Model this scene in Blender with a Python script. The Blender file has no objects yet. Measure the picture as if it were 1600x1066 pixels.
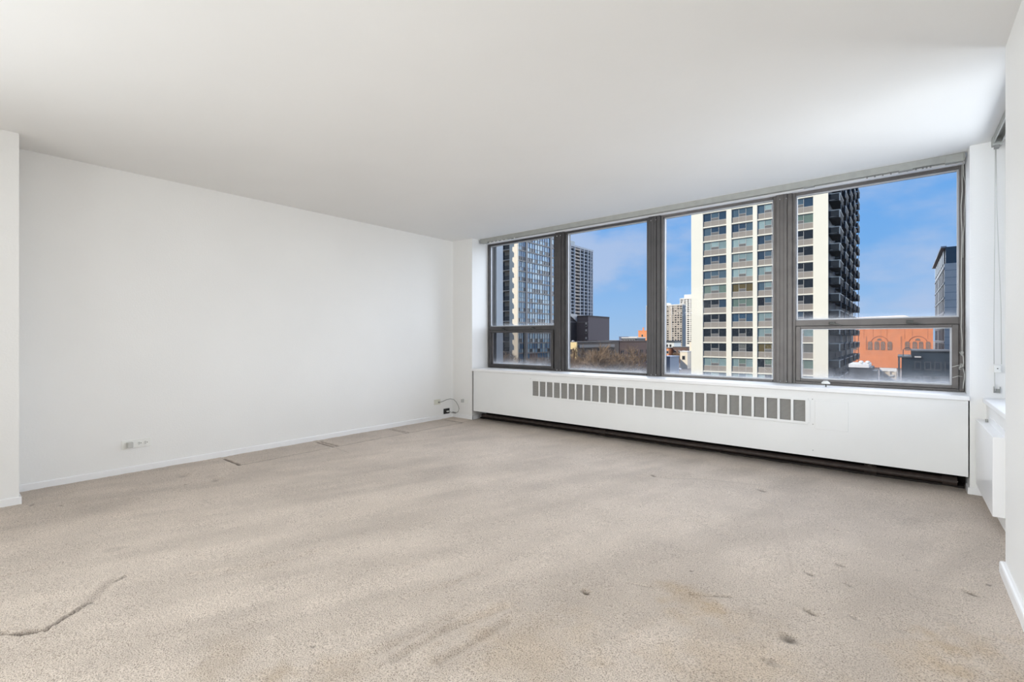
import bpy, math, random
import numpy as np
random.seed(7)
rng = np.random.default_rng(5)
SC = bpy.context.scene
COL = SC.collection
PI = math.pi

# ------------------------------------------------------------------ camera
cd = bpy.data.cameras.new('camera')
cam = bpy.data.objects.new('camera', cd); COL.objects.link(cam)
cam.location = (0, 0, 1.095)
cam.rotation_euler = (PI/2, 0, math.radians(39.386))
cd.sensor_width = 36.0
cd.lens = 36.0 * 743.0 / 1600.0
cd.shift_y = -4.0 / 1600.0
cd.clip_end = 6000
SC.camera = cam

# ------------------------------------------------------------------ world: blue sky with broken cloud
w = bpy.data.worlds.new('sky'); SC.world = w; w.use_nodes = True
nt = w.node_tree; nt.nodes.clear()
def N(t, tree=None, **kw):
    n = (tree or nt).nodes.new(t)
    for k, v in kw.items(): setattr(n, k, v)
    return n
L = nt.links.new
out = N('ShaderNodeOutputWorld'); bg = N('ShaderNodeBackground'); bg.inputs[1].default_value = 1.0
tc = N('ShaderNodeTexCoord'); sep = N('ShaderNodeSeparateXYZ'); L(tc.outputs['Generated'], sep.inputs[0])
ramp = N('ShaderNodeValToRGB')
cr = ramp.color_ramp
cr.elements[0].position = 0.0; cr.elements[0].color = (0.36, 0.55, 0.80, 1)
cr.elements[1].position = 0.9; cr.elements[1].color = (0.05, 0.18, 0.55, 1)
e = cr.elements.new(0.06); e.color = (0.30, 0.52, 0.84, 1)
e = cr.elements.new(0.16); e.color = (0.19, 0.44, 0.84, 1)
e = cr.elements.new(0.32); e.color = (0.13, 0.38, 0.84, 1)
L(sep.outputs[2], ramp.inputs[0])
mp = N('ShaderNodeMapping'); mp.inputs['Scale'].default_value = (1.0, 1.0, 2.2); mp.inputs['Location'].default_value = (7.7, 4.1, 0.9)
L(tc.outputs['Generated'], mp.inputs[0])
nz = N('ShaderNodeTexNoise'); nz.inputs['Scale'].default_value = 3.4; nz.inputs['Detail'].default_value = 7; nz.inputs['Roughness'].default_value = 0.52
L(mp.outputs[0], nz.inputs['Vector'])
cm = N('ShaderNodeMapRange'); cm.interpolation_type = 'SMOOTHSTEP'
cm.inputs[1].default_value = 0.46; cm.inputs[2].default_value = 0.64; cm.inputs[4].default_value = 0.8
L(nz.outputs['Fac'], cm.inputs[0])
mx = N('ShaderNodeMix', data_type='RGBA'); mx.inputs['B'].default_value = (0.47, 0.58, 0.80, 1)
L(cm.outputs[0], mx.inputs['Factor']); L(ramp.outputs[0], mx.inputs['A']); L(mx.outputs['Result'], bg.inputs[0]); L(bg.outputs[0], out.inputs[0])

# ------------------------------------------------------------------ sun, and fill lights added to brighten the room
def lamp(name, kind, loc, direction, energy, color, **kw):
    d = bpy.data.lights.new(name, kind); d.energy = energy; d.color = color
    for k, v in kw.items(): setattr(d, k, v)
    o = bpy.data.objects.new(name, d); COL.objects.link(o); o.location = loc
    from mathutils import Vector
    o.rotation_euler = Vector(direction).to_track_quat('-Z', 'Y').to_euler()
    return o
lamp('sun', 'SUN', (0, -20, 60), (0.50, 0.735, -0.46), 3.95, (1.0, 0.93, 0.79), angle=0.009)
lamp('north_fill_sun', 'SUN', (0, 30, 60), (-0.05, -1.0, -0.36), 8.8, (0.90, 0.95, 1.0), angle=1.9)  # second, very soft sun added to light the room through the windows
lamp('bounce_fill', 'AREA', (-1.4, -2.4, 0.9), (0.2, 1.0, 0.40), 40, (0.92, 0.97, 1.0), shape='RECTANGLE', size=2.8, size_y=1.6, spread=2.0)  # unseen fill added behind the camera, aimed at the window end
lamp('ceiling_bounce_fill', 'AREA', (-2.2, -3.0, 0.6), (0, 0.1, 1), 30, (0.92, 0.97, 1.0), shape='RECTANGLE', size=3.0, size_y=1.8)  # unseen upward fill added to brighten the ceiling
lamp('back_wall_fill', 'AREA', (-2.1, -4.1, 1.3), (0, 1, 0.10), 18, (0.92, 0.97, 1.0), shape='RECTANGLE', size=4.4, size_y=2.1, spread=2.6)  # added fill along the back wall, no window there
lamp('left_rear_fill', 'AREA', (-4.2, -1.6, 2.0), (1, 0.92, -0.24), 54, (0.92, 0.97, 1.0), shape='RECTANGLE', size=1.6, size_y=0.7, spread=1.8)  # added fill from the left rear, aimed at the right wall
lamp('bay_window_fill', 'AREA', (3.0, 4.1, 1.15), (-1, -0.18, 0.09), 262, (0.93, 0.97, 1.0), shape='RECTANGLE', size=3.0, size_y=2.6)  # area light added outside to strengthen the bay window's daylight

SC.view_settings.view_transform = 'Standard'; SC.view_settings.look = 'None'
SC.view_settings.exposure = 0.0; SC.view_settings.gamma = 1.0; SC.view_settings.use_curve_mapping = False
SC.cycles.use_denoising = True
SC.cycles.max_bounces = 12; SC.cycles.diffuse_bounces = 7; SC.cycles.transparent_max_bounces = 24
SC.cycles.caustics_reflective = False; SC.cycles.caustics_refractive = False
SC.cycles.sample_clamp_indirect = 6

# ------------------------------------------------------------------ materials
MATS = {}
def lin(c):
    return tuple(((v/255)/12.92 if v/255 <= 0.04045 else ((v/255+0.055)/1.055)**2.4) for v in c)
def M(name, col, rough=0.6, metal=0.0, var=0.0, vscale=3.0, bump=0.0, bscale=60.0, spec=0.4):
    if name in MATS: return MATS[name]
    m = bpy.data.materials.new(name); m.use_nodes = True; MATS[name] = m
    t = m.node_tree; b = t.nodes['Principled BSDF']
    b.inputs['Roughness'].default_value = rough; b.inputs['Metallic'].default_value = metal
    b.inputs['Specular IOR Level'].default_value = spec
    b.inputs['Base Color'].default_value = (*col, 1)
    m.diffuse_color = (*col, 1)
    tcn = N('ShaderNodeTexCoord', t)
    if True:
        n = N('ShaderNodeTexNoise', t); n.inputs['Scale'].default_value = vscale; n.inputs['Detail'].default_value = 5
        t.links.new(tcn.outputs['Object'], n.inputs['Vector'])
        mr = N('ShaderNodeMapRange', t); mr.inputs[1].default_value = 0.3; mr.inputs[2].default_value = 0.7
        v = max(var, 0.015)
        mr.inputs[3].default_value = 1 - v; mr.inputs[4].default_value = 1 + v
        t.links.new(n.outputs['Fac'], mr.inputs[0])
        vm = N('ShaderNodeVectorMath', t, operation='SCALE'); vm.inputs[0].default_value = col
        t.links.new(mr.outputs[0], vm.inputs['Scale']); t.links.new(vm.outputs[0], b.inputs['Base Color'])
    if bump:
        n2 = N('ShaderNodeTexNoise', t); n2.inputs['Scale'].default_value = bscale; n2.inputs['Detail'].default_value = 4
        t.links.new(tcn.outputs['Object'], n2.inputs['Vector'])
        bp = N('ShaderNodeBump', t); bp.inputs['Strength'].default_value = bump; bp.inputs['Distance'].default_value = 0.01
        t.links.new(n2.outputs['Fac'], bp.inputs['Height']); t.links.new(bp.outputs[0], b.inputs['Normal'])
    return m

WHITE = M('white_wall_paint', (0.80, 0.795, 0.78), 0.55, var=0.012, vscale=1.5, bump=0.08, bscale=90)
CEIL = M('white_ceiling_paint', (0.80, 0.797, 0.785), 0.7, var=0.012, vscale=1.2, bump=0.10, bscale=14)
TRIMW = M('white_gloss_trim', (0.83, 0.83, 0.835), 0.3, bump=0.05, bscale=40)
PANELW = M('white_enamelled_panel', (0.78, 0.785, 0.78), 0.38, bump=0.02, bscale=8)
GREYW = M('grey_white_rail', (0.33, 0.335, 0.315), 0.45, var=0.08, vscale=12)
PLASW = M('white_plastic', (0.80, 0.80, 0.77), 0.35)
PLASY = M('ivory_plastic', (0.66, 0.65, 0.56), 0.4)
PLASG = M('grey_plastic', (0.50, 0.50, 0.48), 0.4)
LOUV = M('grille_grey_metal', (0.42, 0.405, 0.38), 0.5)
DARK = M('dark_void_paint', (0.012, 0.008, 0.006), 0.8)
BROWN = M('dark_brown_pipe', (0.045, 0.032, 0.027), 0.55, var=0.3, vscale=20)
BLACK = M('black_plastic', (0.008, 0.008, 0.008), 0.4)
ALU = M('bronze_aluminium_lit', (0.125, 0.115, 0.11), 0.42, metal=0.35, var=0.14, vscale=9)  # same bronze, lightened for the frames that catch more light
ALUD = M('bronze_aluminium_shaded', (0.07, 0.066, 0.066), 0.45, metal=0.3, var=0.12, vscale=9)  # same bronze, darkened for the dimmer left frames
ALUL = M('bright_glazing_bead', (0.50, 0.51, 0.54), 0.4, metal=0.3, var=0.05)
STEEL = M('dark_steel_handle', (0.07, 0.07, 0.065), 0.35, metal=0.7)
CHROME = M('bright_screw', (0.75, 0.75, 0.75), 0.25, metal=1.0)
CORD = M('grey_white_cord', (0.56, 0.56, 0.53), 0.7)
CABLE = M('grey_cable', (0.25, 0.25, 0.24), 0.5)

def glass(name, tint, haze, power, base, nscale, refl=0.001):
    m = bpy.data.materials.new(name); m.use_nodes = True; t = m.node_tree; t.nodes.clear()
    o = N('ShaderNodeOutputMaterial', t); tr = N('ShaderNodeBsdfTransparent', t); tr.inputs[0].default_value = (*tint, 1)
    gl = N('ShaderNodeBsdfGlossy', t); gl.inputs['Roughness'].default_value = 0.03
    lw = N('ShaderNodeLayerWeight', t); lw.inputs[0].default_value = 0.5
    p = N('ShaderNodeMath', t, operation='POWER'); p.inputs[1].default_value = 5
    t.links.new(lw.outputs['Facing'], p.inputs[0])
    ma = N('ShaderNodeMath', t, operation='MULTIPLY_ADD'); ma.inputs[1].default_value = 0.25; ma.inputs[2].default_value = refl
    t.links.new(p.outputs[0], ma.inputs[0])
    s1 = N('ShaderNodeMixShader', t); t.links.new(ma.outputs[0], s1.inputs[0]); t.links.new(tr.outputs[0], s1.inputs[1]); t.links.new(gl.outputs[0], s1.inputs[2])
    # condensation and dust standing on the glass, thickest along the foot of the pane
    tcn = N('ShaderNodeTexCoord', t); sp = N('ShaderNodeSeparateXYZ', t); t.links.new(tcn.outputs['Generated'], sp.inputs[0])
    inv = N('ShaderNodeMath', t, operation='SUBTRACT'); inv.inputs[0].default_value = 1.0; t.links.new(sp.outputs[2], inv.inputs[1])
    pw = N('ShaderNodeMath', t, operation='POWER'); pw.inputs[1].default_value = power; t.links.new(inv.outputs[0], pw.inputs[0])
    nn = N('ShaderNodeTexNoise', t); nn.inputs['Scale'].default_value = nscale; nn.inputs['Detail'].default_value = 6
    t.links.new(tcn.outputs['Object'], nn.inputs['Vector'])
    mr = N('ShaderNodeMapRange', t); mr.inputs[1].default_value = 0.3; mr.inputs[2].default_value = 0.75; mr.inputs[3].default_value = 0.5; mr.inputs[4].default_value = 1.3
    t.links.new(nn.outputs['Fac'], mr.inputs[0])
    a = N('ShaderNodeMath', t, operation='MULTIPLY_ADD'); a.inputs[1].default_value = haze; a.inputs[2].default_value = base
    t.links.new(pw.outputs[0], a.inputs[0])
    b = N('ShaderNodeMath', t, operation='MULTIPLY'); b.use_clamp = True; t.links.new(a.outputs[0], b.inputs[0]); t.links.new(mr.outputs[0], b.inputs[1])
    df = N('ShaderNodeBsdfDiffuse', t); df.inputs[0].default_value = (0.8, 0.82, 0.86, 1)
    tl = N('ShaderNodeBsdfTranslucent', t); tl.inputs[0].default_value = (0.8, 0.82, 0.86, 1)
    dm = N('ShaderNodeMixShader', t); dm.inputs[0].default_value = 0.5; t.links.new(df.outputs[0], dm.inputs[1]); t.links.new(tl.outputs[0], dm.inputs[2])
    s2 = N('ShaderNodeMixShader', t); t.links.new(b.outputs[0], s2.inputs[0]); t.links.new(s1.outputs[0], s2.inputs[1]); t.links.new(dm.outputs[0], s2.inputs[2])
    t.links.new(s2.outputs[0], o.inputs[0])
    return m
GLASS = glass('clear_pane', (0.98, 0.985, 0.99), 0.45, 60, 0.003, 5)
HOPG1 = glass('dusty_pane_dark', (0.72, 0.71, 0.71), 0.60, 12, 0.02, 7)
HOPG4 = glass('dusty_pane_bright', (0.93, 0.93, 0.94), 0.40, 12, 0.022, 9)

# ------------------------------------------------------------------ mesh helpers
class MB:
    def __init__(s): s.v = []; s.f = []; s.m = []; s.cur = 0
    def quad(s, a, b, c, d):
        i = len(s.v); s.v += [a, b, c, d]; s.f.append((i, i+1, i+2, i+3)); s.m.append(s.cur)
    def poly(s, pts):
        i = len(s.v); s.v += list(pts); s.f.append(tuple(range(i, i+len(pts)))); s.m.append(s.cur)
    def box(s, x0, x1, y0, y1, z0, z1):
        if x0 > x1: x0, x1 = x1, x0
        if y0 > y1: y0, y1 = y1, y0
        if z0 > z1: z0, z1 = z1, z0
        i = len(s.v)
        s.v += [(x0,y0,z0),(x1,y0,z0),(x1,y1,z0),(x0,y1,z0),(x0,y0,z1),(x1,y0,z1),(x1,y1,z1),(x0,y1,z1)]
        for q in ((0,3,2,1),(4,5,6,7),(0,1,5,4),(1,2,6,5),(2,3,7,6),(3,0,4,7)):
            s.f.append(tuple(i+k for k in q)); s.m.append(s.cur)
        return s
    def prism(s, pts, axis, a, b):
        # pts: 2D outline, counter-clockwise seen from +axis; axis 'y': (x,z); 'x': (y,z); 'z': (x,y)
        def P(p, t):
            return (p[0], t, p[1]) if axis == 'y' else ((t, p[0], p[1]) if axis == 'x' else (p[0], p[1], t))
        n = len(pts); i = len(s.v)
        s.v += [P(p, a) for p in pts] + [P(p, b) for p in pts]
        s.f.append(tuple(range(i, i+n))); s.m.append(s.cur)
        s.f.append(tuple(range(i+2*n-1, i+n-1, -1))); s.m.append(s.cur)
        for k in range(n):
            j = (k+1) % n
            s.f.append((i+k, i+n+k, i+n+j, i+j)); s.m.append(s.cur)
        return s
    def tube(s, pts, r, n=6, r1=None):
        from mathutils import Vector
        pts = [Vector(p) for p in pts]; k = len(pts); base = len(s.v)
        for q, p in enumerate(pts):
            d = (pts[min(q+1, k-1)] - pts[max(q-1, 0)]).normalized()
            u = d.cross(Vector((0.13, 0.31, 0.94)))
            if u.length < 1e-3: u = d.cross(Vector((1, 0, 0)))
            u.normalize(); v = d.cross(u)
            rr = r if r1 is None else r + (r1-r)*q/max(1, k-1)
            for a in range(n):
                t = 2*PI*a/n; s.v.append(tuple(p + u*math.cos(t)*rr + v*math.sin(t)*rr))
        for q in range(k-1):
            for a in range(n):
                b = (a+1) % n
                s.f.append((base+q*n+a, base+q*n+b, base+(q+1)*n+b, base+(q+1)*n+a)); s.m.append(s.cur)
        s.f.append(tuple(base+a for a in reversed(range(n)))); s.m.append(s.cur)
        s.f.append(tuple(base+(k-1)*n+a for a in range(n))); s.m.append(s.cur)
        return s
    def lathe(s, c, prof, axis='z', n=14):
        base = len(s.v); k = len(prof)
        for (r, h) in prof:
            for a in range(n):
                t = 2*PI*a/n; u, v = r*math.cos(t), r*math.sin(t)
                s.v.append((c[0]+u, c[1]+v, c[2]+h) if axis == 'z' else ((c[0]+u, c[1]+h, c[2]+v) if axis == 'y' else (c[0]+h, c[1]+u, c[2]+v)))
        for q in range(k-1):
            for a in range(n):
                b = (a+1) % n
                s.f.append((base+q*n+a, base+q*n+b, base+(q+1)*n+b, base+(q+1)*n+a)); s.m.append(s.cur)
        return s
    def mesh(s, name, mats):
        me = bpy.data.meshes.new(name); me.from_pydata(s.v, [], s.f)
        for m in (mats if isinstance(mats, (list, tuple)) else [mats]): me.materials.append(m)
        if any(s.m): me.polygons.foreach_set('material_index', s.m)
        me.update(); return me
    def build(s, name, mats, parent=None, bevel=0.0, recalc=False, smooth=False):
        me = s.mesh(name, mats)
        if recalc:
            import bmesh
            b = bmesh.new(); b.from_mesh(me); bmesh.ops.recalc_face_normals(b, faces=b.faces); b.to_mesh(me); b.free()
        if smooth:
            for p in me.polygons: p.use_smooth = True
        return link(name, me, parent, bevel)
def link(name, me, parent=None, bevel=0.0, loc=None):
    o = bpy.data.objects.new(name, me); COL.objects.link(o)
    if parent is not None: o.parent = parent
    if loc is not None: o.location = loc
    if bevel:
        b = o.modifiers.new('bevel', 'BEVEL'); b.width = bevel; b.segments = 2; b.limit_method = 'ANGLE'
    return o
def box(name, mat, x0, x1, y0, y1, z0, z1, parent=None, bevel=0.0):
    return MB().box(x0, x1, y0, y1, z0, z1).build(name, mat, parent, bevel)
def tag(o, label, cat, group=None):
    o['label'] = label; o['category'] = cat
    if group: o['group'] = group
    return o
def struct(o, label=None):
    o['kind'] = 'structure'
    if label: o['label'] = label
    return o
def empty(name, loc=(0, 0, 0)):
    o = bpy.data.objects.new(name, None); COL.objects.link(o); o.location = loc; o.empty_display_size = 0.2
    return o
def thing(name, label, cat, group=None, loc=(0, 0, 0)):
    return tag(empty(name, loc), label, cat, group)
def stuff(o): o['kind'] = 'stuff'; return o

# ------------------------------------------------------------------ room shell
XL, XP, XR = -4.87, -4.515, 0.37        # left wall, near left pier face, near right wall face
YW, YG = 4.627, 4.95                    # pier faces of the window wall, room-side face of the window frames
H = 2.45
struct(box('ceiling', CEIL, -5.3, 1.0, -4.4, 5.05, H, H+0.25))
struct(box('wall_left', WHITE, -5.2, XL, 0.1, 5.05, -0.2, H+0.1), 'long plain white wall on the left of the carpeted room')
struct(box('wall_left_return', WHITE, -5.2, XP, -4.4, 0.362, -0.2, H+0.1), 'white wall return standing forward at the left edge')
struct(box('wall_right', WHITE, XR, 0.9, -4.4, 3.162, -0.2, H+0.1), 'near white wall ending in a sharp corner before the bay')
struct(box('wall_back', WHITE, -5.2, 0.9, -4.4, -4.2, -0.2, H+0.1))
struct(box('pillar', WHITE, -5.0, -4.497, YW, 5.05, -0.2, H+0.1), 'narrow white pier left of the wide window')
struct(box('pillar', WHITE, 0.366, 0.64, YW, 5.05, -0.2, H+0.1), 'narrow white pier right of the wide window')
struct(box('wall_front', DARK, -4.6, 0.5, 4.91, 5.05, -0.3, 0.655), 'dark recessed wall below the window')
struct(box('trim_1', TRIMW, -4.497, 0.366, 4.885, 5.05, 2.407, 2.449, bevel=0.012), 'white head trim above the window frames')
# the bay at the right: low wall, jambs and head around its own window
mb = MB(); mb.box(0.449, 0.9, 3.10, YW+0.01, -0.2, 0.66); mb.box(0.62, 0.9, 3.10, 3.30, 0.66, H); mb.box(0.62, 0.9, 4.50, 5.05, 0.66, H); mb.box(0.62, 0.9, 3.30, 4.50, 2.36, H)
struct(mb.build('wall_bay', WHITE), 'white wall of the side bay around its window')

def baseboard(name, x0, x1, y0, y1, label=None):
    return struct(box(name, TRIMW, x0, x1, y0, y1, -0.02, 0.05, bevel=0.006), label)
baseboard('baseboard_left', XL-0.01, XL+0.012, 0.362, YW)
mb = MB(); mb.box(XP-0.01, XP+0.012, -4.2, 0.374, -0.02, 0.05); mb.box(XL, XP+0.0119, 0.36, 0.374, -0.02, 0.05)
struct(mb.build('baseboard_return', TRIMW, bevel=0.005))
mb = MB(); mb.box(XL+0.012, -4.485, YW-0.012, YW+0.01, -0.02, 0.05); mb.box(-4.5, -4.485, YW-0.0119, 4.75, -0.02, 0.05)
struct(mb.build('baseboard_pier', TRIMW, bevel=0.004))
mb = MB(); mb.box(0.354, 0.45, YW-0.012, YW+0.01, -0.02, 0.05); mb.box(0.354, 0.37, YW-0.0119, 4.75, -0.02, 0.05)
struct(mb.build('baseboard_bay', TRIMW, bevel=0.004))
mb = MB(); mb.box(XR-0.020, XR+0.01, -4.2, 3.175, -0.02, 0.055); mb.box(XR-0.0199, 0.46, 3.155, 3.18, -0.02, 0.055)
struct(mb.build('baseboard_right', TRIMW, bevel=0.010))

# ------------------------------------------------------------------ carpeted floor
def grid_lines(a, b, fine0, fine1, st):
    fine = np.arange(fine0, fine1+1e-6, st)
    pre = np.linspace(a, fine0, 12)[:-1] if a < fine0-0.05 else np.array([])
    post = np.linspace(fine1, b, 4)[1:] if b > fine1+0.05 else np.array([])
    return np.concatenate([pre, fine, post])
def vnoise(x, y, s, seed):
    r = np.random.default_rng(seed); T = r.random((256, 256))
    u = x*s+1000.0; v = y*s+1000.0
    i = np.floor(u).astype(int); j = np.floor(v).astype(int); fu = u-i; fv = v-j
    fu = fu*fu*(3-2*fu); fv = fv*fv*(3-2*fv)
    g = lambda a, b: T[a % 256, b % 256]
    return (g(i, j)*(1-fu)+g(i+1, j)*fu)*(1-fv) + (g(i, j+1)*(1-fu)+g(i+1, j+1)*fu)*fv - 0.5
def make_floor():
    xs = grid_lines(-5.0, 0.62, -4.9, 0.50, 0.008); ys = np.concatenate([np.linspace(-4.3, 0.0, 12)[:-1], np.arange(0.0, 2.1, 0.006), np.arange(2.1, 4.86, 0.010), [4.95]])
    nx, ny = len(xs), len(ys)
    X, Y = np.meshgrid(xs, ys); X = X.ravel(); Y = Y.ravel()
    z = np.zeros_like(X); dirt_shade = np.zeros_like(X); tan = np.zeros_like(X)
    fade = np.clip((Y+0.2)/0.3, 0, 1)
    # lie of the pile: soft waves dragged along the vacuum strokes
    c, s_ = math.cos(1.25), math.sin(1.25); U = X*c+Y*s_; V = -X*s_+Y*c
    z += fade*(0.006*vnoise(U, V*2.6, 1.6, 1) + 0.0045*vnoise(U, V*3.0, 4.5, 2) + 0.0025*vnoise(X, Y, 24, 3) + 0.0022*vnoise(X, Y, 62, 4))
    tan += 0.10*vnoise(X, Y, 1.1, 8) + 0.08*vnoise(X, Y, 3.0, 9)
    def win(x, y, r): return (np.abs(X-x) < r) & (np.abs(Y-y) < r)
    def pit(x, y, rx, ry, ang, depth, d, rim=0.0):
        R = 3.2*max(rx, ry)+0.02; k = np.where(win(x, y, R))[0]
        a = (X[k]-x)*math.cos(ang)+(Y[k]-y)*math.sin(ang); b = -(X[k]-x)*math.sin(ang)+(Y[k]-y)*math.cos(ang)
        q = (a/rx)**2+(b/ry)**2
        g = np.exp(-q*1.2); z[k] -= depth*g; dirt_shade[k] = np.maximum(dirt_shade[k], d*np.exp(-q*1.6))
        if rim: z[k] += rim*np.exp(-((np.sqrt(q)-1.5)/0.4)**2)
    def groove(pts, wd, depth, d=0.0, lip=0.0, t=0.0):
        for (x0, y0), (x1, y1) in zip(pts[:-1], pts[1:]):
            m = 0.15; k = np.where((X > min(x0, x1)-m) & (X < max(x0, x1)+m) & (Y > min(y0, y1)-m) & (Y < max(y0, y1)+m))[0]
            dx, dy = x1-x0, y1-y0; l2 = dx*dx+dy*dy; l = math.sqrt(l2)
            tt = np.clip(((X[k]-x0)*dx+(Y[k]-y0)*dy)/l2, 0, 1)
            px_, py_ = X[k]-x0-tt*dx, Y[k]-y0-tt*dy
            dist = np.hypot(px_, py_) + 0.004*vnoise(X[k], Y[k], 40, 11)
            side = ((X[k]-x0)*(-dy)+(Y[k]-y0)*dx)/l
            g = np.exp(-(dist/wd)**2)
            z[k] = np.minimum(z[k], z[k]*(1-g) - depth*g) if depth > 0 else z[k]-depth*g
            if lip: z[k] += lip*np.exp(-((side-2.2*wd)/(2*wd))**2)*(np.abs(dist) < 0.12)*np.exp(-np.maximum(0, dist-3*wd)*40)
            if d: dirt_shade[k] = np.maximum(dirt_shade[k], d*np.exp(-(dist/(wd*0.85))**2))  # shade inside the crease, painted into the colour
            if t: tan[k] += t*np.exp(-(dist/wd)**2)
    # furniture dents and burn marks, with dent shade painted into the colour
    P = [(-1.053,1.787,.020,.014,.016,.75,.004), (-0.318,1.988,.026,.026,.014,.62,.003), (-0.234,2.781,.022,.012,.012,.55,0), (-0.333,2.580,.024,.008,.010,.55,0),
         (-0.185,2.583,.022,.006,.009,.5,0), (-0.281,2.229,.026,.008,.012,.6,.003), (-0.146,2.295,.02,.008,.008,.4,0), (0.230,2.833,.026,.009,.014,.85,0),
         (0.151,2.566,.03,.012,.004,.15,0), (-1.538,3.656,.030,.014,.014,.75,0), (-0.786,3.797,.034,.014,.014,.75,0), (-0.769,2.268,.009,.008,.006,.8,0),
         (0.297,2.978,.010,.006,.006,.8,0), (0.054,2.952,.007,.006,.005,.7,0), (-0.286,3.286,.022,.010,.008,.3,0), (0.174,3.382,.04,.008,.008,.15,0),
         (-4.449,1.266,.045,.035,.010,.25,.004), (-4.271,1.412,.05,.04,.006,.1,.004), (-4.113,1.386,.05,.035,.010,.3,.004), (-4.157,1.204,.012,.01,.008,.75,0),
         (-4.580,0.572,.06,.045,.008,.1,.005), (-4.232,0.590,.05,.04,.004,.05,.004), (-4.427,0.414,.028,.009,.010,.7,0), (-4.267,0.530,.012,.012,.006,.6,0),
         (-0.009,2.301,.03,.02,.004,.2,0), (-0.343,1.799,.03,.02,.004,.3,0), (-0.698,2.055,.008,.006,.004,.3,0), (-1.62,0.86,.008,.01,.004,.5,0), (-1.30,1.30,.006,.006,.003,.4,0)]
    for x, y, rx, ry, dp, d, rim in P: pit(x, y, max(rx*1.1, .009), max(ry*1.2, .008), -0.45, dp, min(1.0, d*1.25), rim)
    groove([(-2.60,0.10), (-2.577,0.158), (-2.508,0.21), (-2.472,0.269)], .0055, .012, .95, .007)
    groove([(-2.472,0.269), (-2.525,0.324), (-2.551,0.365), (-2.60,0.42)], .004, .008, .75, .005)
    groove([(-2.744,0.517), (-2.76,0.564)], .005, .008, .7, .004)
    groove([(-2.60,0.42), (-2.744,0.517)], .018, .006, .0, .006)
    groove([(-2.428,0.883), (-2.354,1.025), (-2.325,1.252)], .014, .008, .10, .006)
    groove([(-2.55,0.75), (-2.45,0.90), (-2.42,1.05)], .012, .005, .05, .004)
    groove([(-1.335,1.005), (-1.318,1.227), (-1.246,1.477)], .016, .008, .15, .007)
    groove([(-1.204,1.092), (-1.18,1.29), (-1.171,1.426)], .016, .008, .15, .007)
    groove([(-1.50,0.80), (-1.40,1.02), (-1.36,1.30)], .018, .006, .12, .006)
    groove([(-1.62,1.25), (-1.55,1.45), (-1.52,1.62)], .014, .005, .08, .004)
    groove([(-1.90,1.20), (-1.82,1.42), (-1.80,1.60)], .014, .004, .05, .004)
    groove([(-3.199,0.196), (-3.177,0.341)], .010, .005, .15, .004)
    groove([(-0.942,1.983), (-0.848,2.009)], .006, .006, .3)
    groove([(-0.698,2.058), (-0.566,2.141)], .006, .006, .3)
    groove([(-1.254,3.339), (-0.96,2.211)], .020, -.005, 0, 0, -0.35)
    groove([(-0.777,2.98), (-0.731,2.806)], .012, -.003, 0, 0, -0.2)
    groove([(-0.724,3.866), (-0.512,3.077), (-0.393,2.553)], .010, .004, .05)
    groove([(-1.606,3.555), (-1.198,3.823), (-0.835,3.931)], .022, .006, .12)
    groove([(-0.947,2.903), (-0.739,2.8)], .012, .005, .12)
    groove([(-4.38,2.56), (-4.09,2.523)], .010, .005, .15)
    # footprints of three bookcases that stood along the left wall
    for y0, y1 in ((1.69, 2.575), (2.62, 3.50), (3.535, 4.40)):
        groove([(-4.44, y0), (-4.44, y1)], .020, .010, .60)
        groove([(-4.79, y0), (-4.44, y0)], .014, .014, .95)
        groove([(-4.79, y1), (-4.44, y1)], .013, .012, .75)
        k = np.where((X > -4.87) & (X < -4.44) & (Y > y0) & (Y < y1))[0]; z[k] -= 0.003; dirt_shade[k] = np.maximum(dirt_shade[k], 0.10)
    # spills and soiling
    def blot(x, y, r, t, d=0.0, seed=21):
        R = 2.4*r; k = np.where(win(x, y, R))[0]
        q = np.hypot(X[k]-x, (Y[k]-y))/r + 1.1*vnoise(X[k], Y[k], 14, seed) + 0.5*vnoise(X[k], Y[k], 40, seed+1)
        g = np.clip(1.25-q, 0, 1); tan[k] += t*g; dirt_shade[k] = np.maximum(dirt_shade[k], d*g)
    blot(-0.70, 2.01, .10, .40, .08); blot(-0.60, 1.98, .07, .28, .06); blot(-0.80, 2.05, .06, .22)
    blot(0.25, 2.28, .17, .40, .03); blot(0.10, 2.15, .16, .3); blot(-1.56, 0.70, .07, .4, .18); blot(-1.42, 0.80, .10, .25, .07)
    blot(-3.164, 0.602, .05, 0, .25); blot(-1.80, 0.62, .14, .2, .10); blot(-1.00, 1.35, .25, .25, .04); blot(-0.45, 1.75, .25, .3, .03)
    dirt_shade[:] = np.maximum(dirt_shade, np.clip(0.05 + 0.22*vnoise(U, V*4.0, 1.3, 41) + 0.14*vnoise(U, V*4.0, 3.1, 42), 0, 0.2)*fade)  # streaky shading of the leaning pile, painted into the colour
    # edge tone, darker towards the window wall, bay and left wall
    edge = np.clip((Y-4.15)/0.55, 0, 1)*(X > -4.5); dirt_shade[:] = np.maximum(dirt_shade, 0.36*edge*edge + 0.12*edge*vnoise(X, Y, 9, 31))
    e2 = np.clip((X-0.10)/0.35, 0, 1)*np.clip((Y-3.1)/0.3, 0, 1); dirt_shade[:] = np.maximum(dirt_shade, 0.08*e2)
    e3 = np.clip((-4.62-X)/0.25, 0, 1); dirt_shade[:] = np.maximum(dirt_shade, 0.10*e3)
    # dark specks trodden into the pile
    for q in range(150):
        x, y = rng.uniform(-4.6, 0.3), rng.uniform(0.3, 4.6)
        if x > -0.8 or q % 3 == 0: pit(x, y, .006, .006, 0, .002, rng.uniform(.25, .6))
    me = bpy.data.meshes.new('floor')
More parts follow.
